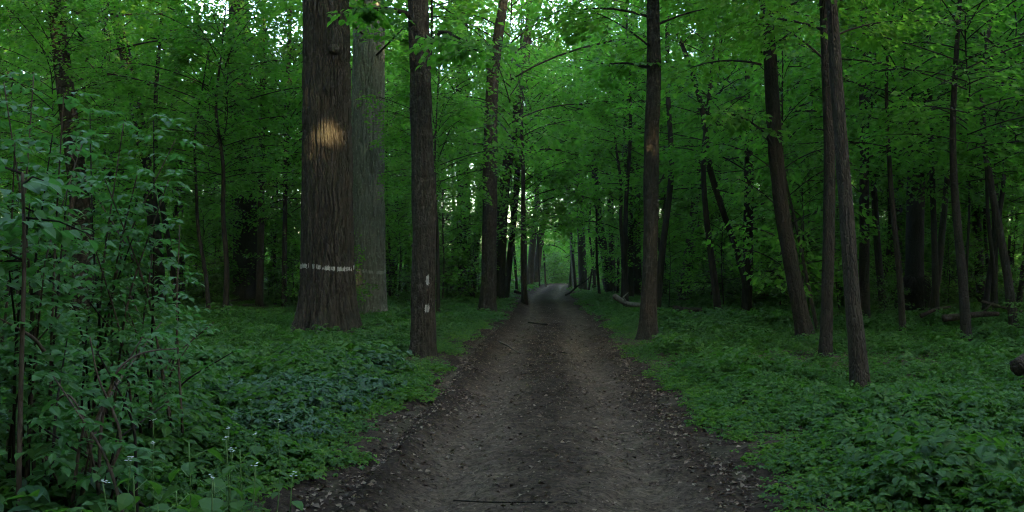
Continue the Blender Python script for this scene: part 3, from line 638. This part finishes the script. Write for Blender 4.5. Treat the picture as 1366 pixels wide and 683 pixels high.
for k_, (px, yy) in enumerate(((892, 40), (948, 44), (966, 38), (1022, 46), (1040, 36), (1122, 40), (1174, 42), (1194, 48), (1264, 40), (1282, 46), (1345, 42), (1090, 52), (985, 54), (1210, 54), (840, 60), (105, 40), (160, 46), (272, 44), (292, 50), (362, 48), (395, 42), (530, 46), (546, 52), (590, 44), (634, 50))):
    put("C", (px-683)/F*yy, yy, .85+.12*(k_ % 4), k_, k_*1.7); put("D", (px+12-683)/F*(yy+2), yy+2, 1.0+.15*(k_ % 3), k_, k_*.9)
KIND = {"A": ("tall_tree", "tall thin-crowned tree", "tree"), "E": ("pole_tree", "thin dark pole tree", "tree"), "B": ("young_maple", "young layered maple", "tree"),
        "C": ("sapling", "low-branched thin sapling", "tree"), "D": ("bush", "low green bush", "bush")}
cells = {}
for f in FILL:
    px = PX(f[1], f[2]); k = next(i for i, (a, b, _) in enumerate(LAND) if a <= px < b)
    dp = 0 if f[2] < 45 else 1 if f[2] < 80 else 2
    cells.setdefault((f[0], k, dp), []).append(f)
for (kd, k, dp), fs in sorted(cells.items()):
    fs.sort(key=lambda f: PX(f[1], f[2])); nm, ph, cat = KIND[kd]
    for i, (kind, x, y, s, v, rz) in enumerate(fs):
        wh = ["nearby", "midway back", "far back"][dp]
        lab = "%s, %s %s" % (ph, wh, LAND[k][2])
        if len(fs) > 1: lab += ", %s" % (ordn[i] if i < 20 else str(i))
        r = root(nm, lab, cat, (x, y, H(x, y)-.02), "%ss of the wood" % nm.replace("_", " "), rz, s)
        if kind == "A":
            obj("trunk", TR_A[v % 4], r); lm, wm = CR_A[v % 4]
        elif kind == "E":
            obj("trunk", TR_E[v % 5], r); lm, wm = CR_C[v % 5]
            for nm_, mm_ in (("crown", lm), ("limbs", wm)):
                c_ = obj(nm_, mm_, r, (0, 0, 7.5)); c_.scale = (1.3, 1.3, 1.6)
            continue
        elif kind == "B":
            obj("trunk", TR_B[v % 6], r); lm, wm = CR_B[v % 6] if y > 46 else CR_H[v % 4]
        elif kind == "C":
            obj("trunk", TR_C[v % 5], r); lm, wm = CR_C[v % 5]
        else: lm, wm = CR_D[v % 4]
        obj("crown", lm, r); obj("limbs" if kind != "D" else "stems", wm, r)

# ------------------------------------------------------------------ masses: far wood, wood around the camera with its added sun screen, low plants, litter
def gn_scatter(name, pts, rot, scl, idx, meshes, label, tilt=None):
    col = bpy.data.collections.new(name+"_kinds")
    for k, me in enumerate(meshes):
        col.objects.link(bpy.data.objects.new("%s_kind_%02d" % (name, k), me))
    me = bpy.data.meshes.new(name); me.vertices.add(len(pts)); me.vertices.foreach_set("co", np.ascontiguousarray(pts, dtype=np.float32).ravel())
    def att(n, t, v, key="value"):
        a = me.attributes.new(n, t, 'POINT'); a.data.foreach_set(key, v)
    R = np.zeros((len(pts), 3), np.float32); R[:, 2] = rot
    if tilt is not None: R[:, :2] = tilt
    att("rot", 'FLOAT_VECTOR', R.ravel(), "vector"); att("scl", 'FLOAT', np.asarray(scl, np.float32)); att("kidx", 'INT', np.asarray(idx, np.int32))
    o = obj(name, me); o["kind"] = "stuff"; o["label"] = label
    ng = bpy.data.node_groups.new(name, 'GeometryNodeTree')
    ng.interface.new_socket("Geometry", in_out='INPUT', socket_type='NodeSocketGeometry'); ng.interface.new_socket("Geometry", in_out='OUTPUT', socket_type='NodeSocketGeometry')
    N = ng.nodes.new; L = ng.links.new
    gi = N("NodeGroupInput"); go = N("NodeGroupOutput"); ip = N("GeometryNodeInstanceOnPoints"); ci = N("GeometryNodeCollectionInfo")
    ci.inputs[0].default_value = col; ci.inputs[1].default_value = True; ci.inputs[2].default_value = True
    def na(n, t):
        q = N("GeometryNodeInputNamedAttribute"); q.data_type = t; q.inputs[0].default_value = n; return q.outputs[0]
    L(gi.outputs[0], ip.inputs["Points"]); L(ci.outputs[0], ip.inputs["Instance"]); ip.inputs["Pick Instance"].default_value = True
    L(na("kidx", 'INT'), ip.inputs["Instance Index"]); L(na("rot", 'FLOAT_VECTOR'), ip.inputs["Rotation"]); L(na("scl", 'FLOAT'), ip.inputs["Scale"])
    L(ip.outputs[0], go.inputs[0])
    md = o.modifiers.new("scatter", 'NODES'); md.node_group = ng
    return o
# wood all round, out of the photograph's view, and the far wood that closes it
rg = np.random.default_rng(21); pts = []; idx = []; scl = []
for _ in range(20000):
    if len(pts) > 620: break
    a = rg.random()*6.283; rr = math.sqrt(rg.uniform(5.5**2, 75**2)); x = rr*math.sin(a); y = rr*math.cos(a)
    if in_view(x, y, .05) or (y > 0 and in_view(x, y, .05+2.5/max(y, 1))): continue
    if abs(x-road_c(y)) < 2.4 and y > -14: continue
    k = int(rg.integers(0, 10)); s = rg.uniform(.85, 1.25)
    if y > -3 and rr < 9 and k >= 4: continue
    lo, hi, rad = (8.5, 24, 4.4) if k < 4 else (2.6, 11, 3.0)
    if not beam_free(x, y, lo*s, hi*s, rad*s): continue
    if any((x-p[0])**2+(y-p[1])**2 < 1.9**2 for p in pts): continue
    pts.append((x, y, 0)); idx.append(k); scl.append(s)
# unseen leaf clumps added to block the low sun, holes cut for light patches
n = 150; u3 = unit(rg.normal(0, 1, (n, 3))); pp = u3*(.55*rg.random((n, 1))**.4)
CV, CT, per = leaves(pp, unit(rg.normal(0, 1, (n, 3))), rg.normal(0, 1, (n, 3)), rg.uniform(.2, .4, n)); SCREEN_CLUMP = mesh("sun_screen_clump", CV, CT, M_CANOPY, False, {"leafvar": ('FACE', np.repeat(rg.random(n), per))})
n = 15000; lat = rg.uniform(-75, 75, n); dep = rg.uniform(38, 58, n); hh = rg.uniform(0, 25, n)
cx = SUN_H.x*dep-SUN_H.y*lat; cyy = SUN_H.y*dep+SUN_H.x*lat; pc = np.stack([cx, cyy, hh], 1); ok = np.ones(n, bool)
for (p, br) in BEAMS:
    rel = pc-np.array(p); t_ = rel@np.array(TO_SUN); ok &= np.linalg.norm(rel-t_[:, None]*np.array(TO_SUN), axis=1) > br+.5
ok &= ~((cyy > 3) & (np.abs(cx)/np.maximum(cyy, 1) < .62)) & (np.hypot(cx, cyy) > 7); pc = pc[ok]
pts = pts+[tuple(v) for v in pc]; idx = idx+[10]*len(pc); scl = list(scl)+list(rg.uniform(.8, 1.3, len(pc)))
gn_scatter("surrounding_wood_and_sun_screen", np.array(pts), rg.random(len(pts))*6.28, scl, idx, [c[0] for c in CR_A]+[c[0] for c in CR_B]+[SCREEN_CLUMP], "leafy wood standing all round the photographer, with added leaf clumps blocking the sun")
pts = []; idx = []; scl = []
for _ in range(5000):
    if len(pts) > 400: break
    y = rg.uniform(112, 190); x = rg.uniform(-.62, .62)*y
    if x < 2 and rg.random() < .6: continue
    k = int(rg.choice([0,1,2,3,4,5,6,7,8,9,10,11,12,13,14,10,11,12,13,14,10,11,12])); 
    if abs(x-(6+(y-105)*.12)) < 6 and ((k < 10 and y < 128) or k < 4 or abs(x-road_c(y)) < 2.5): continue
    pts.append((x, y, -.1)); idx.append(k); scl.append(rg.uniform(1.25, 1.5) if k < 4 else rg.uniform(.9, 1.3))
for k in range(520):
    y = rg.uniform(135, 200); pts.append((rg.uniform(-.6, .6)*y, y, -.2)); kk = int(rg.integers(0, 9)); idx.append(10+kk); scl.append(rg.uniform(1.0, 2.0)*(1 if kk < 5 else 1.7))
gn_scatter("far_wood", np.array(pts), rg.random(len(pts))*6.28, scl, idx, [c[0] for c in CR_A]+[c[0] for c in CR_B]+[c[0] for c in CR_C]+[c[0] for c in CR_D], "far trees closing off the wood behind everything")

# low plants
def herb_clump(seed, n, hgt, rad, ls, mat, shape='diamond', name="low_plant"):
    rg = np.random.default_rng(seed); P_ = []; Hd = []; Up = []; S = []
    k = n//3
    for _ in range(k):      # each stalk holds three leaflets, more or less level
        a = rg.random()*6.28; q = rad*math.sqrt(rg.random()); z = hgt*(.45+.55*rg.random())*(1-.35*(q/rad)**2)
        p = np.array([q*math.cos(a), q*math.sin(a), z]); a0 = a+rg.normal(0, .6)
        for da in (-1.05, 0, 1.05):
            P_.append(p); Hd.append([math.cos(a0+da), math.sin(a0+da), rg.uniform(-.45, .12)]); Up.append(np.array([0, 0, 1])+rg.normal(0, .22, 3)); S.append(ls*rg.uniform(.65, 1.2))
    V, T, per = leaves(np.array(P_), np.array(Hd), np.array(Up), np.array(S), wid=.36, shape=shape)
    lv = np.repeat(np.repeat(rg.random(k), 3), per)
    return mesh(name, V, T, mat, False, {"leafvar": ('FACE', lv)})
NEAR = [herb_clump(600+i, 66, .13+.06*(i % 3), .24, .050, M_HERB, 'ovate') for i in range(6)]
DARK = [herb_clump(620+i, 75, .26+.07*(i % 3), .30, .070, M_DARKHERB, 'ovate') for i in range(4)]
TALL = [herb_clump(630+i, 60, .28+.08*(i % 3), .24, .080, M_HERB, 'ovate') for i in range(3)]
M_EDGE = leaf_mat("verge_leaf", (.030, .080, .008), (.070, .140, .014), .45, (.14, .31, .02), rough=.55, spec=.2)
EDGE = [herb_clump(660+i, 54, .09+.04*(i % 3), .22, .052, M_EDGE, 'ovate') for i in range(3)]
FARC = [herb_clump(640+i, 90, .24, .55, .12, M_HERB) for i in range(4)]
ALLK = NEAR+DARK+TALL+FARC+EDGE
rg = np.random.default_rng(31); P_ = []; I_ = []; S_ = []
def add_cover(n, y0, y1, power=1.0):
    y = y0+(y1-y0)*rg.random(n)**power if power != 2 else np.sqrt(rg.uniform(y0**2, y1**2, n))
    x = rg.uniform(-1, 1, n)*(.5206*y+1.6+.03*y)
    return x, y
def keep_off(x, y, m): 
    l = road_l(y)-m; r_ = road_r(y)+m
    return (x < l) | (x > r_)
for (n, y0, y1, near) in ((9000, 3.6, 14, 1), (13000, 14, 30, 1), (9000, 30, 62, 2), (6500, 60, 130, 2)):
    x, y = add_cover(n, y0, y1, 2)
    edge_m = .02+.16*rg.random(n)+.25*noise3xy(x, y, .8, 40)
    k = keep_off(x, y, edge_m) & ~((noise3xy(x, y, 1.6, 41) > .30) & (np.abs(x-road_c(y)) > 3) & (rg.random(n) < .5)); x = x[k]; y = y[k]; m = len(x)
    z = terrain(x, y)
    dark = (x < road_l(y)-.5) & (y < 14.5) & (noise3xy(x, y, 2.2, 42)+.5*noise3xy(x, y, .7, 45) > -.12+.03*np.abs(y-9.5)) & (y > 5.2)
    off = np.minimum(np.abs(x-road_l(y)), np.abs(x-road_r(y)))
    tall = (rg.random(m) < .26+.5*noise3xy(x, y, 1.3, 46)) & (off > .8)
    if near == 1:
        id_ = np.where(dark & (rg.random(m) < .7), 6+rg.integers(0, 4, m), np.where(tall, 10+rg.integers(0, 3, m), rg.integers(0, 6, m))); s = rg.uniform(.65, 1.2, m)*np.clip(.55+off*.5, .5, 1.0)
    else:
        id_ = 13+rg.integers(0, 4, m); s = .8*rg.uniform(.6, 1.1, m)*(1 if y0 < 50 else 1.5)
    if near == 1:
        vg = (off < .3+.9*rg.random(m)) & ~(dark & (off > .8)) & (rg.random(m) < .7); id_ = np.where(vg, 17+rg.integers(0, 3, m), id_)
        s *= np.where(dark, 1, np.where(x > 0, 1.0, 1.1)); s = np.where((y < 8.0) & (x > 0), s*1.1, s); s = np.where((y < 6.2) & (x > 0), s*.72, s)
    for hx, hy in BASES:
        q_ = np.hypot(x-hx, y-hy+.5); s *= np.clip(.42+.30*np.clip(q_-.5, 0, 2), .42, 1)
    s *= 1+.8*noise3xy(x, y, 2.7, 43)+.6*noise3xy(x, y, .7, 44)
    P_.append(np.stack([x, y, z-.02], 1)); I_.append(id_); S_.append(s)
P_ = np.concatenate(P_); I_ = np.concatenate(I_); S_ = np.concatenate(S_)
gn_scatter("ground_cover", P_, rg.random(len(P_))*6.28, S_, I_, ALLK, "low green plants carpeting the forest floor on both sides", tilt=rg.normal(0, .12, (len(P_), 2)))

# dead leaves along the track, chips on it
def litter(name, x, y, z, size, label):
    n = len(x); a = rg.random(n)*6.28
    hd = np.stack([np.cos(a), np.sin(a), rg.normal(0, .25, n)], 1); up = np.array([0, 0, 1.])+rg.normal(0, .4, (n, 3))
    V, T, per = leaves(np.stack([x, y, z], 1), hd, up, size, wid=.33, fold=.16)
    o = obj(name, mesh(name, V, T, M_LITTER, False, {"leafvar": ('FACE', np.repeat(rg.random(n), per))})); o["kind"] = "stuff"; o["label"] = label
n = 60000; y = np.sqrt(rg.uniform(3.5**2, 45**2, n)); sd = rg.random(n) < .5
o_ = np.abs(rg.normal(0, .34, n))*(.7+1.2*(noise3xy(np.zeros(n), y, .9, 51)+.5)); inn = rg.random(n) < .8
x = np.where(sd, road_l(y)+np.where(inn, o_, -o_*.7), road_r(y)-np.where(inn, o_, -o_*.7))
k = (rg.random(n) < np.clip(1.35-y/22, .05, 1)) & ((y < 13) | (o_ < .32)); x = x[k]; y = y[k]
inside = (x > road_l(y)) & (x < road_r(y))
z = np.where(inside, road_z(x, y)+.03, np.maximum(terrain(x, y), .0)+.02)
litter("leaf_litter", x, y, z-.012, rg.uniform(.018, .05, len(x))*np.where(rg.random(len(x)) < .15, 1.5, 1), "pale brown dead leaves lining both edges of the track")
n = 34000; y = np.sqrt(rg.uniform(3.5**2, 40**2, n)); x = road_c(y)+rg.normal(0, .85, n); k = (x > road_l(y)) & (x < road_r(y)) & (rg.random(n) < np.clip(1.2-y/30, .03, 1)); x = x[k]; y = y[k]
litter("track_debris", x, y, road_z(x, y)+.012, np.where(rg.random(len(x)) < .12, rg.uniform(.04, .07, len(x)), rg.uniform(.012, .035, len(x))), "small leaf scraps and chips strewn over the track")

# ------------------------------------------------------------------ shrubs in front, left
LEAF_OV = []
for k in range(4):
    rg_ = np.random.default_rng(700+k)
    V, T, per = leaves(np.zeros((1, 3)), np.array([[1., 0, 0]]), np.array([[0, 0, 1.]])+rg_.normal(0, .05, (1, 3)), np.array([1.]), wid=.27+.02*k, fold=.07, shape='ovate')
    LEAF_OV.append(mesh("leaf", V, T, M_SHRUB, False, {"leafvar": ('FACE', np.full(len(T), rg_.random()))}))
def shrub(label, base_px, d, stems, nodes=9, ls=.076, seed=0, dense=1.0, canes=()):
    rg = np.random.default_rng(seed)
    b = np.array([(base_px-683)/F*d, d, 0]); b[2] = H(b[0], b[1])
    r = root("elder_shrub", label, "shrub", b, "leafy shrubs at the left front")
    LP = []; LH = []; LS = []
    for (tx, ty, td) in stems:
        tip = P(tx, ty, td)-b; s0 = np.array([rg.normal(0, .22), rg.normal(0, .2), -.05])
        mid = s0+(tip-s0)*np.array([.38, .38, .62])+rg.normal(0, .06, 3)
        pth = smooth_path([s0, mid, tip], 26); L = np.linalg.norm(np.diff(pth, axis=0), axis=1).sum()
        st = obj("stem", mesh("stem", *tube(pth, [.013, .009, .004], 6), M_CANE if rg.random() < .5 else M_TWIG, True), r)
        for q in np.linspace(.2, 1.0, max(3, int(nodes*L/2*dense))):
            p = np.array([np.interp(q, np.linspace(0, 1, 26), pth[:, m]) for m in range(3)])
            for sg in ((-1, 1) if q < .97 else (-1, 0, 1)):
                a = rg.random()*6.28
                fwd = np.array([math.cos(a), math.sin(a), rg.uniform(-.05, .45)]); ln = rg.uniform(.14, .26)
                e = p+unit(fwd)*ln; sd = unit(np.cross(fwd, [0, 0, 1.]))
                for (uu, si) in ((.45, -1), (.45, 1), (.78, -1), (.78, 1), (1., 0)):
                    pp = p+(e-p)*uu-np.array([0, 0, .05*uu*uu]); hd = unit(fwd)*(.35 if si else 1)+sd*si*.9; hd = hd+np.array([0, 0, rg.uniform(-.5, .0)])
                    LP.append(pp); LH.append(hd); LS.append(ls*rg.uniform(.7, 1.2))
    for pts_ in canes:
        w3 = [P(x, y, dd)-b for x, y, dd in pts_]
        obj("stem", mesh("stem", *tube(w3, [.012, .009, .004], 6, 24), M_CANE, True), r)
    LP = np.array(LP); LH = unit(np.array(LH)); LS = np.array(LS)
    w = LP+b; vis = (np.abs(w[:, 0])/w[:, 1] < .52) & (w[:, 2] > CAMZ-.25*w[:, 1]); dist = np.where(vis, w[:, 1]-LS*14, 99)
    od = np.argsort(dist); big = od[:300]; rest = od[300:]
    from mathutils import Matrix
    for i_ in big:
        h = Vector(LH[i_]); up = Vector((0, 0, 1))+Vector(rg.normal(0, .25, 3)); s = h.cross(up).normalized(); u = s.cross(h)
        o = obj("leaf", LEAF_OV[int(rg.integers(0, 4))], r)
        o.matrix_local = Matrix(((h.x, -s.x, u.x, LP[i_][0]), (h.y, -s.y, u.y, LP[i_][1]), (h.z, -s.z, u.z, LP[i_][2]), (0, 0, 0, 1))) @ Matrix.Scale(float(LS[i_]), 4)
    if len(rest):
        V, T, per = leaves(LP[rest], LH[rest], np.array([0, 0, 1.])+rg.normal(0, .25, (len(rest), 3)), LS[rest], wid=.28, fold=.07, shape='ovate')
        o = obj("foliage", mesh("foliage", V, T, M_SHRUB, False, {"leafvar": ('FACE', np.repeat(rg.random(len(rest)), per))}), r); o["kind"] = "stuff"
    return r
shrub("tall leafy shrub at the photo's left edge with broad bluish leaves", 30, 6.3,
      [(5, 110, 6.2), (45, 100, 6.6), (85, 125, 6.0), (20, 190, 5.6), (70, 180, 6.1), (-15, 250, 5.4), (40, 270, 5.6), (90, 250, 6.4), (10, 340, 5.3), (60, 350, 5.6), (-5, 430, 5.2), (80, 420, 6.0), (110, 190, 6.8), (35, 480, 5.5)], nodes=14, seed=1)
shrub("wide leafy shrub whose pale-topped sprays end left of the crooked trunk", 150, 7.6,
      [(120, 150, 7.6), (165, 165, 7.2), (205, 160, 7.4), (235, 185, 7.6), (185, 225, 7.0), (140, 240, 7.0), (225, 240, 7.4), (120, 310, 6.8), (180, 310, 7.2), (100, 380, 7.0), (160, 390, 7.4), (60, 300, 7.4), (205, 330, 7.6), (150, 300, 7.8), (240, 300, 8.0), (90, 200, 7.6)], nodes=13, seed=2)
shrub("loose low shrub standing between the wide shrub and the massive oak", 225, 9.6,
      [(200, 400, 9.4), (240, 372, 9.6), (285, 430, 9.6), (165, 372, 9.5), (262, 445, 9.3), (215, 440, 9.2), (310, 470, 9.4), (180, 440, 9.2), (140, 400, 9.6)], nodes=12, seed=4)
shrub("lower twiggy shrub with bare arching brown canes in front", 128, 5.7,
      [(70, 500, 5.4), (130, 470, 5.6), (105, 540, 5.3), (170, 520, 5.8), (40, 560, 5.3), (190, 450, 6.0), (220, 540, 6.4), (60, 610, 5.2), (120, 600, 5.2), (160, 620, 5.4), (215, 430, 7.0), (90, 450, 6.2)], nodes=12, seed=3, dense=1.,
      canes=[[(128, 690, 5.5), (140, 640, 5.5), (165, 590, 5.5), (150, 545, 5.5), (130, 505, 5.5), (120, 450, 5.5)], [(130, 683, 5.6), (135, 560, 5.6), (155, 490, 5.6), (185, 470, 5.7), (215, 466, 5.8), (236, 465, 5.9)],
             [(95, 683, 5.4), (105, 600, 5.4), (115, 560, 5.4), (90, 520, 5.4), (65, 545, 5.4)], [(100, 690, 5.5), (125, 610, 5.5), (105, 560, 5.5)], [(60, 470, 5.6), (45, 450, 5.5), (0, 425, 5.4)]])
# pole-like sapling stem at the left edge
d = 5.2; b = P(24, HZ+CAMZ*F/d, d)
r = root("sapling", "bare straight brown sapling stem standing at the photo's left edge", "tree", (b[0], d, H(b[0], d)))
obj("trunk", mesh("trunk", *tube([P(24, 765, d)-b, P(26, 600, d)-b, P(29, 480, d)-b, P(31, 420, d)-b, P(33, 340, d)-b, P(30, 240, d)-b], [.015, .013, .009], 8, 30), M_CANE, True), r)
rg = np.random.default_rng(77)
hang_sprays(r, smooth_path([P(31, 400, d)-b, P(30, 240, d)-b], 12), rg, 9, M_SHRUB, ls=.10, L=.35, n=9)

# ------------------------------------------------------------------ flowering herbs, left front
FL = [(268, 506, 'standing alone furthest back in the dark patch'), (334, 534, 'right of the dark patch middle'), (371, 562, 'nearest the track among those in the dark patch'), (305, 573, 'above a close pair'),
      (301, 586, 'left of a close pair'), (340, 580, 'in the middle of the cluster'), (310, 601, 'largest cluster below the pair'), (341, 622, 'at the lower edge of the dark patch'), (390, 633, 'nearest the track edge'),
      (283, 637, 'low down in front of broad leaves'), (205, 562, 'above the lowest shrub canes'), (175, 612, 'large head in front of the arching canes'), (137, 643, 'lowest, at the foot of the twiggy shrub'), (204, 592, 'between the canes and broad leaves')]
PET = None
def flowering_herb(px, py, where, k):
    rg = np.random.default_rng(800+k); z = .50+.18*rg.random(); d = (CAMZ-z)*F/(py-HZ); x = (px-683)/F*d; g0 = H(x, d)
    r = root("flowering_herb", "white-flowered herb %s" % where, "plant", (x, d, g0), "white-flowered herbs at the left front")
    hz = z-g0; p = smooth_path([(rg.normal(0, .03), rg.normal(0, .03), 0), (rg.normal(0, .02), 0, hz*.5), (0, 0, hz)], 10)
    obj("stem", mesh("stem", *tube(p, [.004, .003], 5), M_STEMG, True), r)
    for j in range(5):
        a = rg.random()*6.28; zz = hz*rg.uniform(.25, .85)
        V, T, _ = leaves(np.array([[0, 0, zz]]), np.array([[math.cos(a), math.sin(a), -.25]]), np.array([[0, 0, 1.]]), np.array([rg.uniform(.06, .10)]), wid=.40, shape='ovate')
        obj("leaf", mesh("leaf", V, T, M_HERB, False, {"leafvar": ('FACE', np.full(len(T), .8))}), r)
    mb = MB()
    for j in range(9 if k in (6, 11) else 6):
        c = np.array([rg.normal(0, .011), rg.normal(0, .011), hz+rg.uniform(-.012, .015)])
        for m_ in range(4):
            a = m_*1.571+j; V, T, _ = leaves(c[None], np.array([[math.cos(a), math.sin(a), .45]]), np.array([[0, 0, 1.]]), np.array([.009]), wid=.42); mb.add(V, T)
    obj("flower_head", mesh("flower_head", *mb.out(), M_PETAL), r)
for k, (a, b, c) in enumerate(FL): flowering_herb(a, b, c, k)
# broad-leaved plants at the bottom left
def broad_herb(px, py, d, label, n, ls, seed):
    rg = np.random.default_rng(seed); x = (px-683)/F*d; g0 = H(x, d); top = P(px, py, d)[2]-g0
    r = root("broad_leaved_herb", label, "plant", (x, d, g0), "broad-leaved herbs at the bottom left")
    obj("stem", mesh("stem", *tube([(0, 0, 0), (.01, .01, top*.5), (0, 0, top)], [.006, .003], 5, 8), M_STEMG, True), r)
    for j in range(n):
        a = j*2.4+rg.random(); zz = top*(.45+.55*j/n); q = rg.uniform(.03, .09); s = ls*rg.uniform(.7, 1.15)
        p0 = np.array([0, 0, zz-.04]); p1 = np.array([q*math.cos(a), q*math.sin(a), zz])
        V, T, _ = leaves(p1[None], np.array([[math.cos(a), math.sin(a), rg.uniform(-.7, -.1)]]), np.array([[0, 0, 1.]])+rg.normal(0, .15, (1, 3)), np.array([s]), wid=.42, fold=.1, shape='ovate')
        lf = obj("leaf", mesh("leaf", V, T, M_HERB, False, {"leafvar": ('FACE', np.full(len(T), .5+.5*rg.random()))}), r)
        obj("leaf_stalk", mesh("leaf_stalk", *tube(np.array([p0, p1]), [.003, .002], 4), M_STEMG, True), lf)
for k, (px, py, d, lab) in enumerate(((252, 590, 4.9, "tall broad-leaved herb in front of the dark patch"), (178, 635, 4.7, "broad-leaved herb at the bottom below the large white flower head"),
        (285, 640, 4.8, "broad-leaved herb at the bottom edge, right of the tall one"), (235, 655, 4.6, "lowest broad-leaved herb at the bottom edge"), (320, 600, 5.4, "broad-leaved herb nearest the pale low plants"), (210, 670, 4.5, "small broad-leaved herb at the bottom, between two larger"))):
    broad_herb(px, py, d, lab, 9, .125, 900+k)

# ------------------------------------------------------------------ fallen wood
def stick(name, label, cat, d, pts, r0, r1, mat, dz=.03, dd=None, ns=7, side=(), on_road=False):
    w3 = []
    for k, (px, py) in enumerate(pts):
        dk = d+(dd[k] if dd else 0); w3.append(P(px, py, dk))
    w3 = np.array(w3); b = w3[0].copy()
    zmin = min(p[2]-((float(road_z(p[0], p[1])) if on_road else H(p[0], p[1]))) for p in w3)
    w3[:, 2] += dz-zmin
    r = root(name, label, cat, (b[0], b[1], 0)); o0 = np.array([b[0], b[1], 0])
    obj("stem", mesh("stem", *tube(w3-o0, [r0, r1], ns, 6*len(pts)), mat, True), r)
    for (i, dx, dy, dzz, rr) in side:
        p = w3[i]-o0; obj("side_branch", mesh("side_branch", *tube([p, p+np.array([dx, dy, dzz])*.5+[0, 0, .02], p+np.array([dx, dy, dzz])], [rr, rr*.4], 5), mat, True), r)
    return r
def gnd(px, py): return depth(py)
stick("fallen_branch", "bleached dead branch lying beyond the mossy trunk, one end raised", "branch", 37, [(868, 415), (850, 415), (836, 414), (828, 409), (819, 403)], .085, .11, M_DEAD, dz=.25, side=[(2, -.15, -.2, .28, .05), (3, .3, .1, .3, .04)])
stick("fallen_log", "low dark log lying in the plants right of the mossy trunk", "log", 31.5, [(898, 425), (915, 427), (936, 426)], .13, .09, M_ROT, dz=.22)
stick("fallen_branch", "dark curved dead branch propped at the right edge of the far track", "branch", 60, [(754, 395), (762, 391), (768, 384), (780, 377), (790, 368), (794, 362), (802, 350)], .065, .02, M_BARK, dz=.05)
stick("fallen_branch", "short dark branch lying across the left verge of the far track", "branch", 58, [(686, 389), (693, 391), (703, 394)], .09, .05, M_BARK, dz=.12)
stick("fallen_log", "long dark log in the plants below the shaggy-skirted trunk", "log", 25, [(1258, 447), (1285, 444), (1310, 441), (1332, 441)], .10, .06, M_ROT, dz=.30, side=[(2, .4, .2, .3, .03)])
stick("fallen_branch", "bent branch arching from the foot of the thin black stem", "branch", 26, [(1228, 441), (1240, 435), (1250, 431), (1268, 428)], .06, .03, M_ROT, dz=.28)
stick("fallen_branch", "thin branch lying in the plants at the far right", "branch", 27, [(1310, 430), (1335, 437), (1362, 443), (1385, 446)], .05, .03, M_ROT, dz=.30)
stick("stick", "dark stick lying across the middle of the track", "stick", depth(436), [(705, 434), (718, 436), (731, 437)], .025, .015, M_BARK, on_road=True, dd=[.3, 0, -.1])
stick("stick", "reddish broken stick on the left half of the track", "stick", depth(466), [(667, 459), (677, 463), (686, 470), (694, 474)], .025, .012, M_CANE, on_road=True, dd=[1.2, .5, -.5, -1])
stick("stick", "thin stick lying across the track at the bottom edge", "stick", depth(680), [(605, 677), (660, 680), (720, 679), (770, 681)],   .006, .004, M_BARK, on_road=True, dd=[.05, 0, .02, -.03], dz=.02)
stick("stick", "small twig on the track right of the middle stick", "stick", depth(474), [(745, 473), (757, 475)], .014, .008, M_BARK, on_road=True)
# brush pile and rotten log at the right edge
bx = P(1362, 553, 0.0001); dB = 12.2; b0 = np.array([(1366-683)/F*dB, dB, 0]); b0[2] = H(b0[0], dB)
r = root("rotten_log", "rotten reddish log end poking in at the photo's right edge", "log", b0)
obj("log_body", trunk_mesh("log_body", np.array([[-.12, -.05, .36], [.25, .05, .52], [.8, .3, .66], [1.9, .8, .5]]), [.10, .15, .17, .15], M_ROT, ns=20, nr=30, seed=4, flare=.0, ridges=9, ridge_amp=.03)[0], r)
rg = np.random.default_rng(55); 
for k in range(7):
    a = rg.uniform(-2.8, -.6); L = rg.uniform(.3, .6); p = np.array([rg.uniform(-.05, .3), rg.uniform(-.1, .05), rg.uniform(.2, .5)])
    obj("root_stub", mesh("root_stub", *tube([p, p+np.array([math.cos(a)*L*.5, math.sin(a)*L*.4, -.1]), p+np.array([math.cos(a)*L*.8, math.sin(a)*L*.5, -.35])], [.035, .012], 6, 8), M_ROT, True), r)

# ------------------------------------------------------------------ the faint air of the wood
hz = MB(); c = np.array([[x, y, z] for x in (-300, 300) for y in (-90, 240) for z in (-1.5, 42)], float)
Th = np.array([[0, 1, 3], [0, 3, 2], [4, 6, 7], [4, 7, 5], [0, 4, 5], [0, 5, 1], [2, 3, 7], [2, 7, 6], [0, 2, 6], [0, 6, 4], [1, 5, 7], [1, 7, 3]])
mh, t, N, L = new_mat("haze_air"); out = N("ShaderNodeOutputMaterial"); pv = N("ShaderNodeVolumePrincipled")
pv.inputs["Color"].default_value = (.9, .95, .95, 1); pv.inputs["Density"].default_value = HAZE; pv.inputs["Anisotropy"].default_value = .2
L(pv.outputs[0], out.inputs["Volume"])
ho = obj("haze", mesh("haze", c, Th, mh)); ho["kind"] = "stuff"; ho["label"] = "faint haze in the air of the wood"
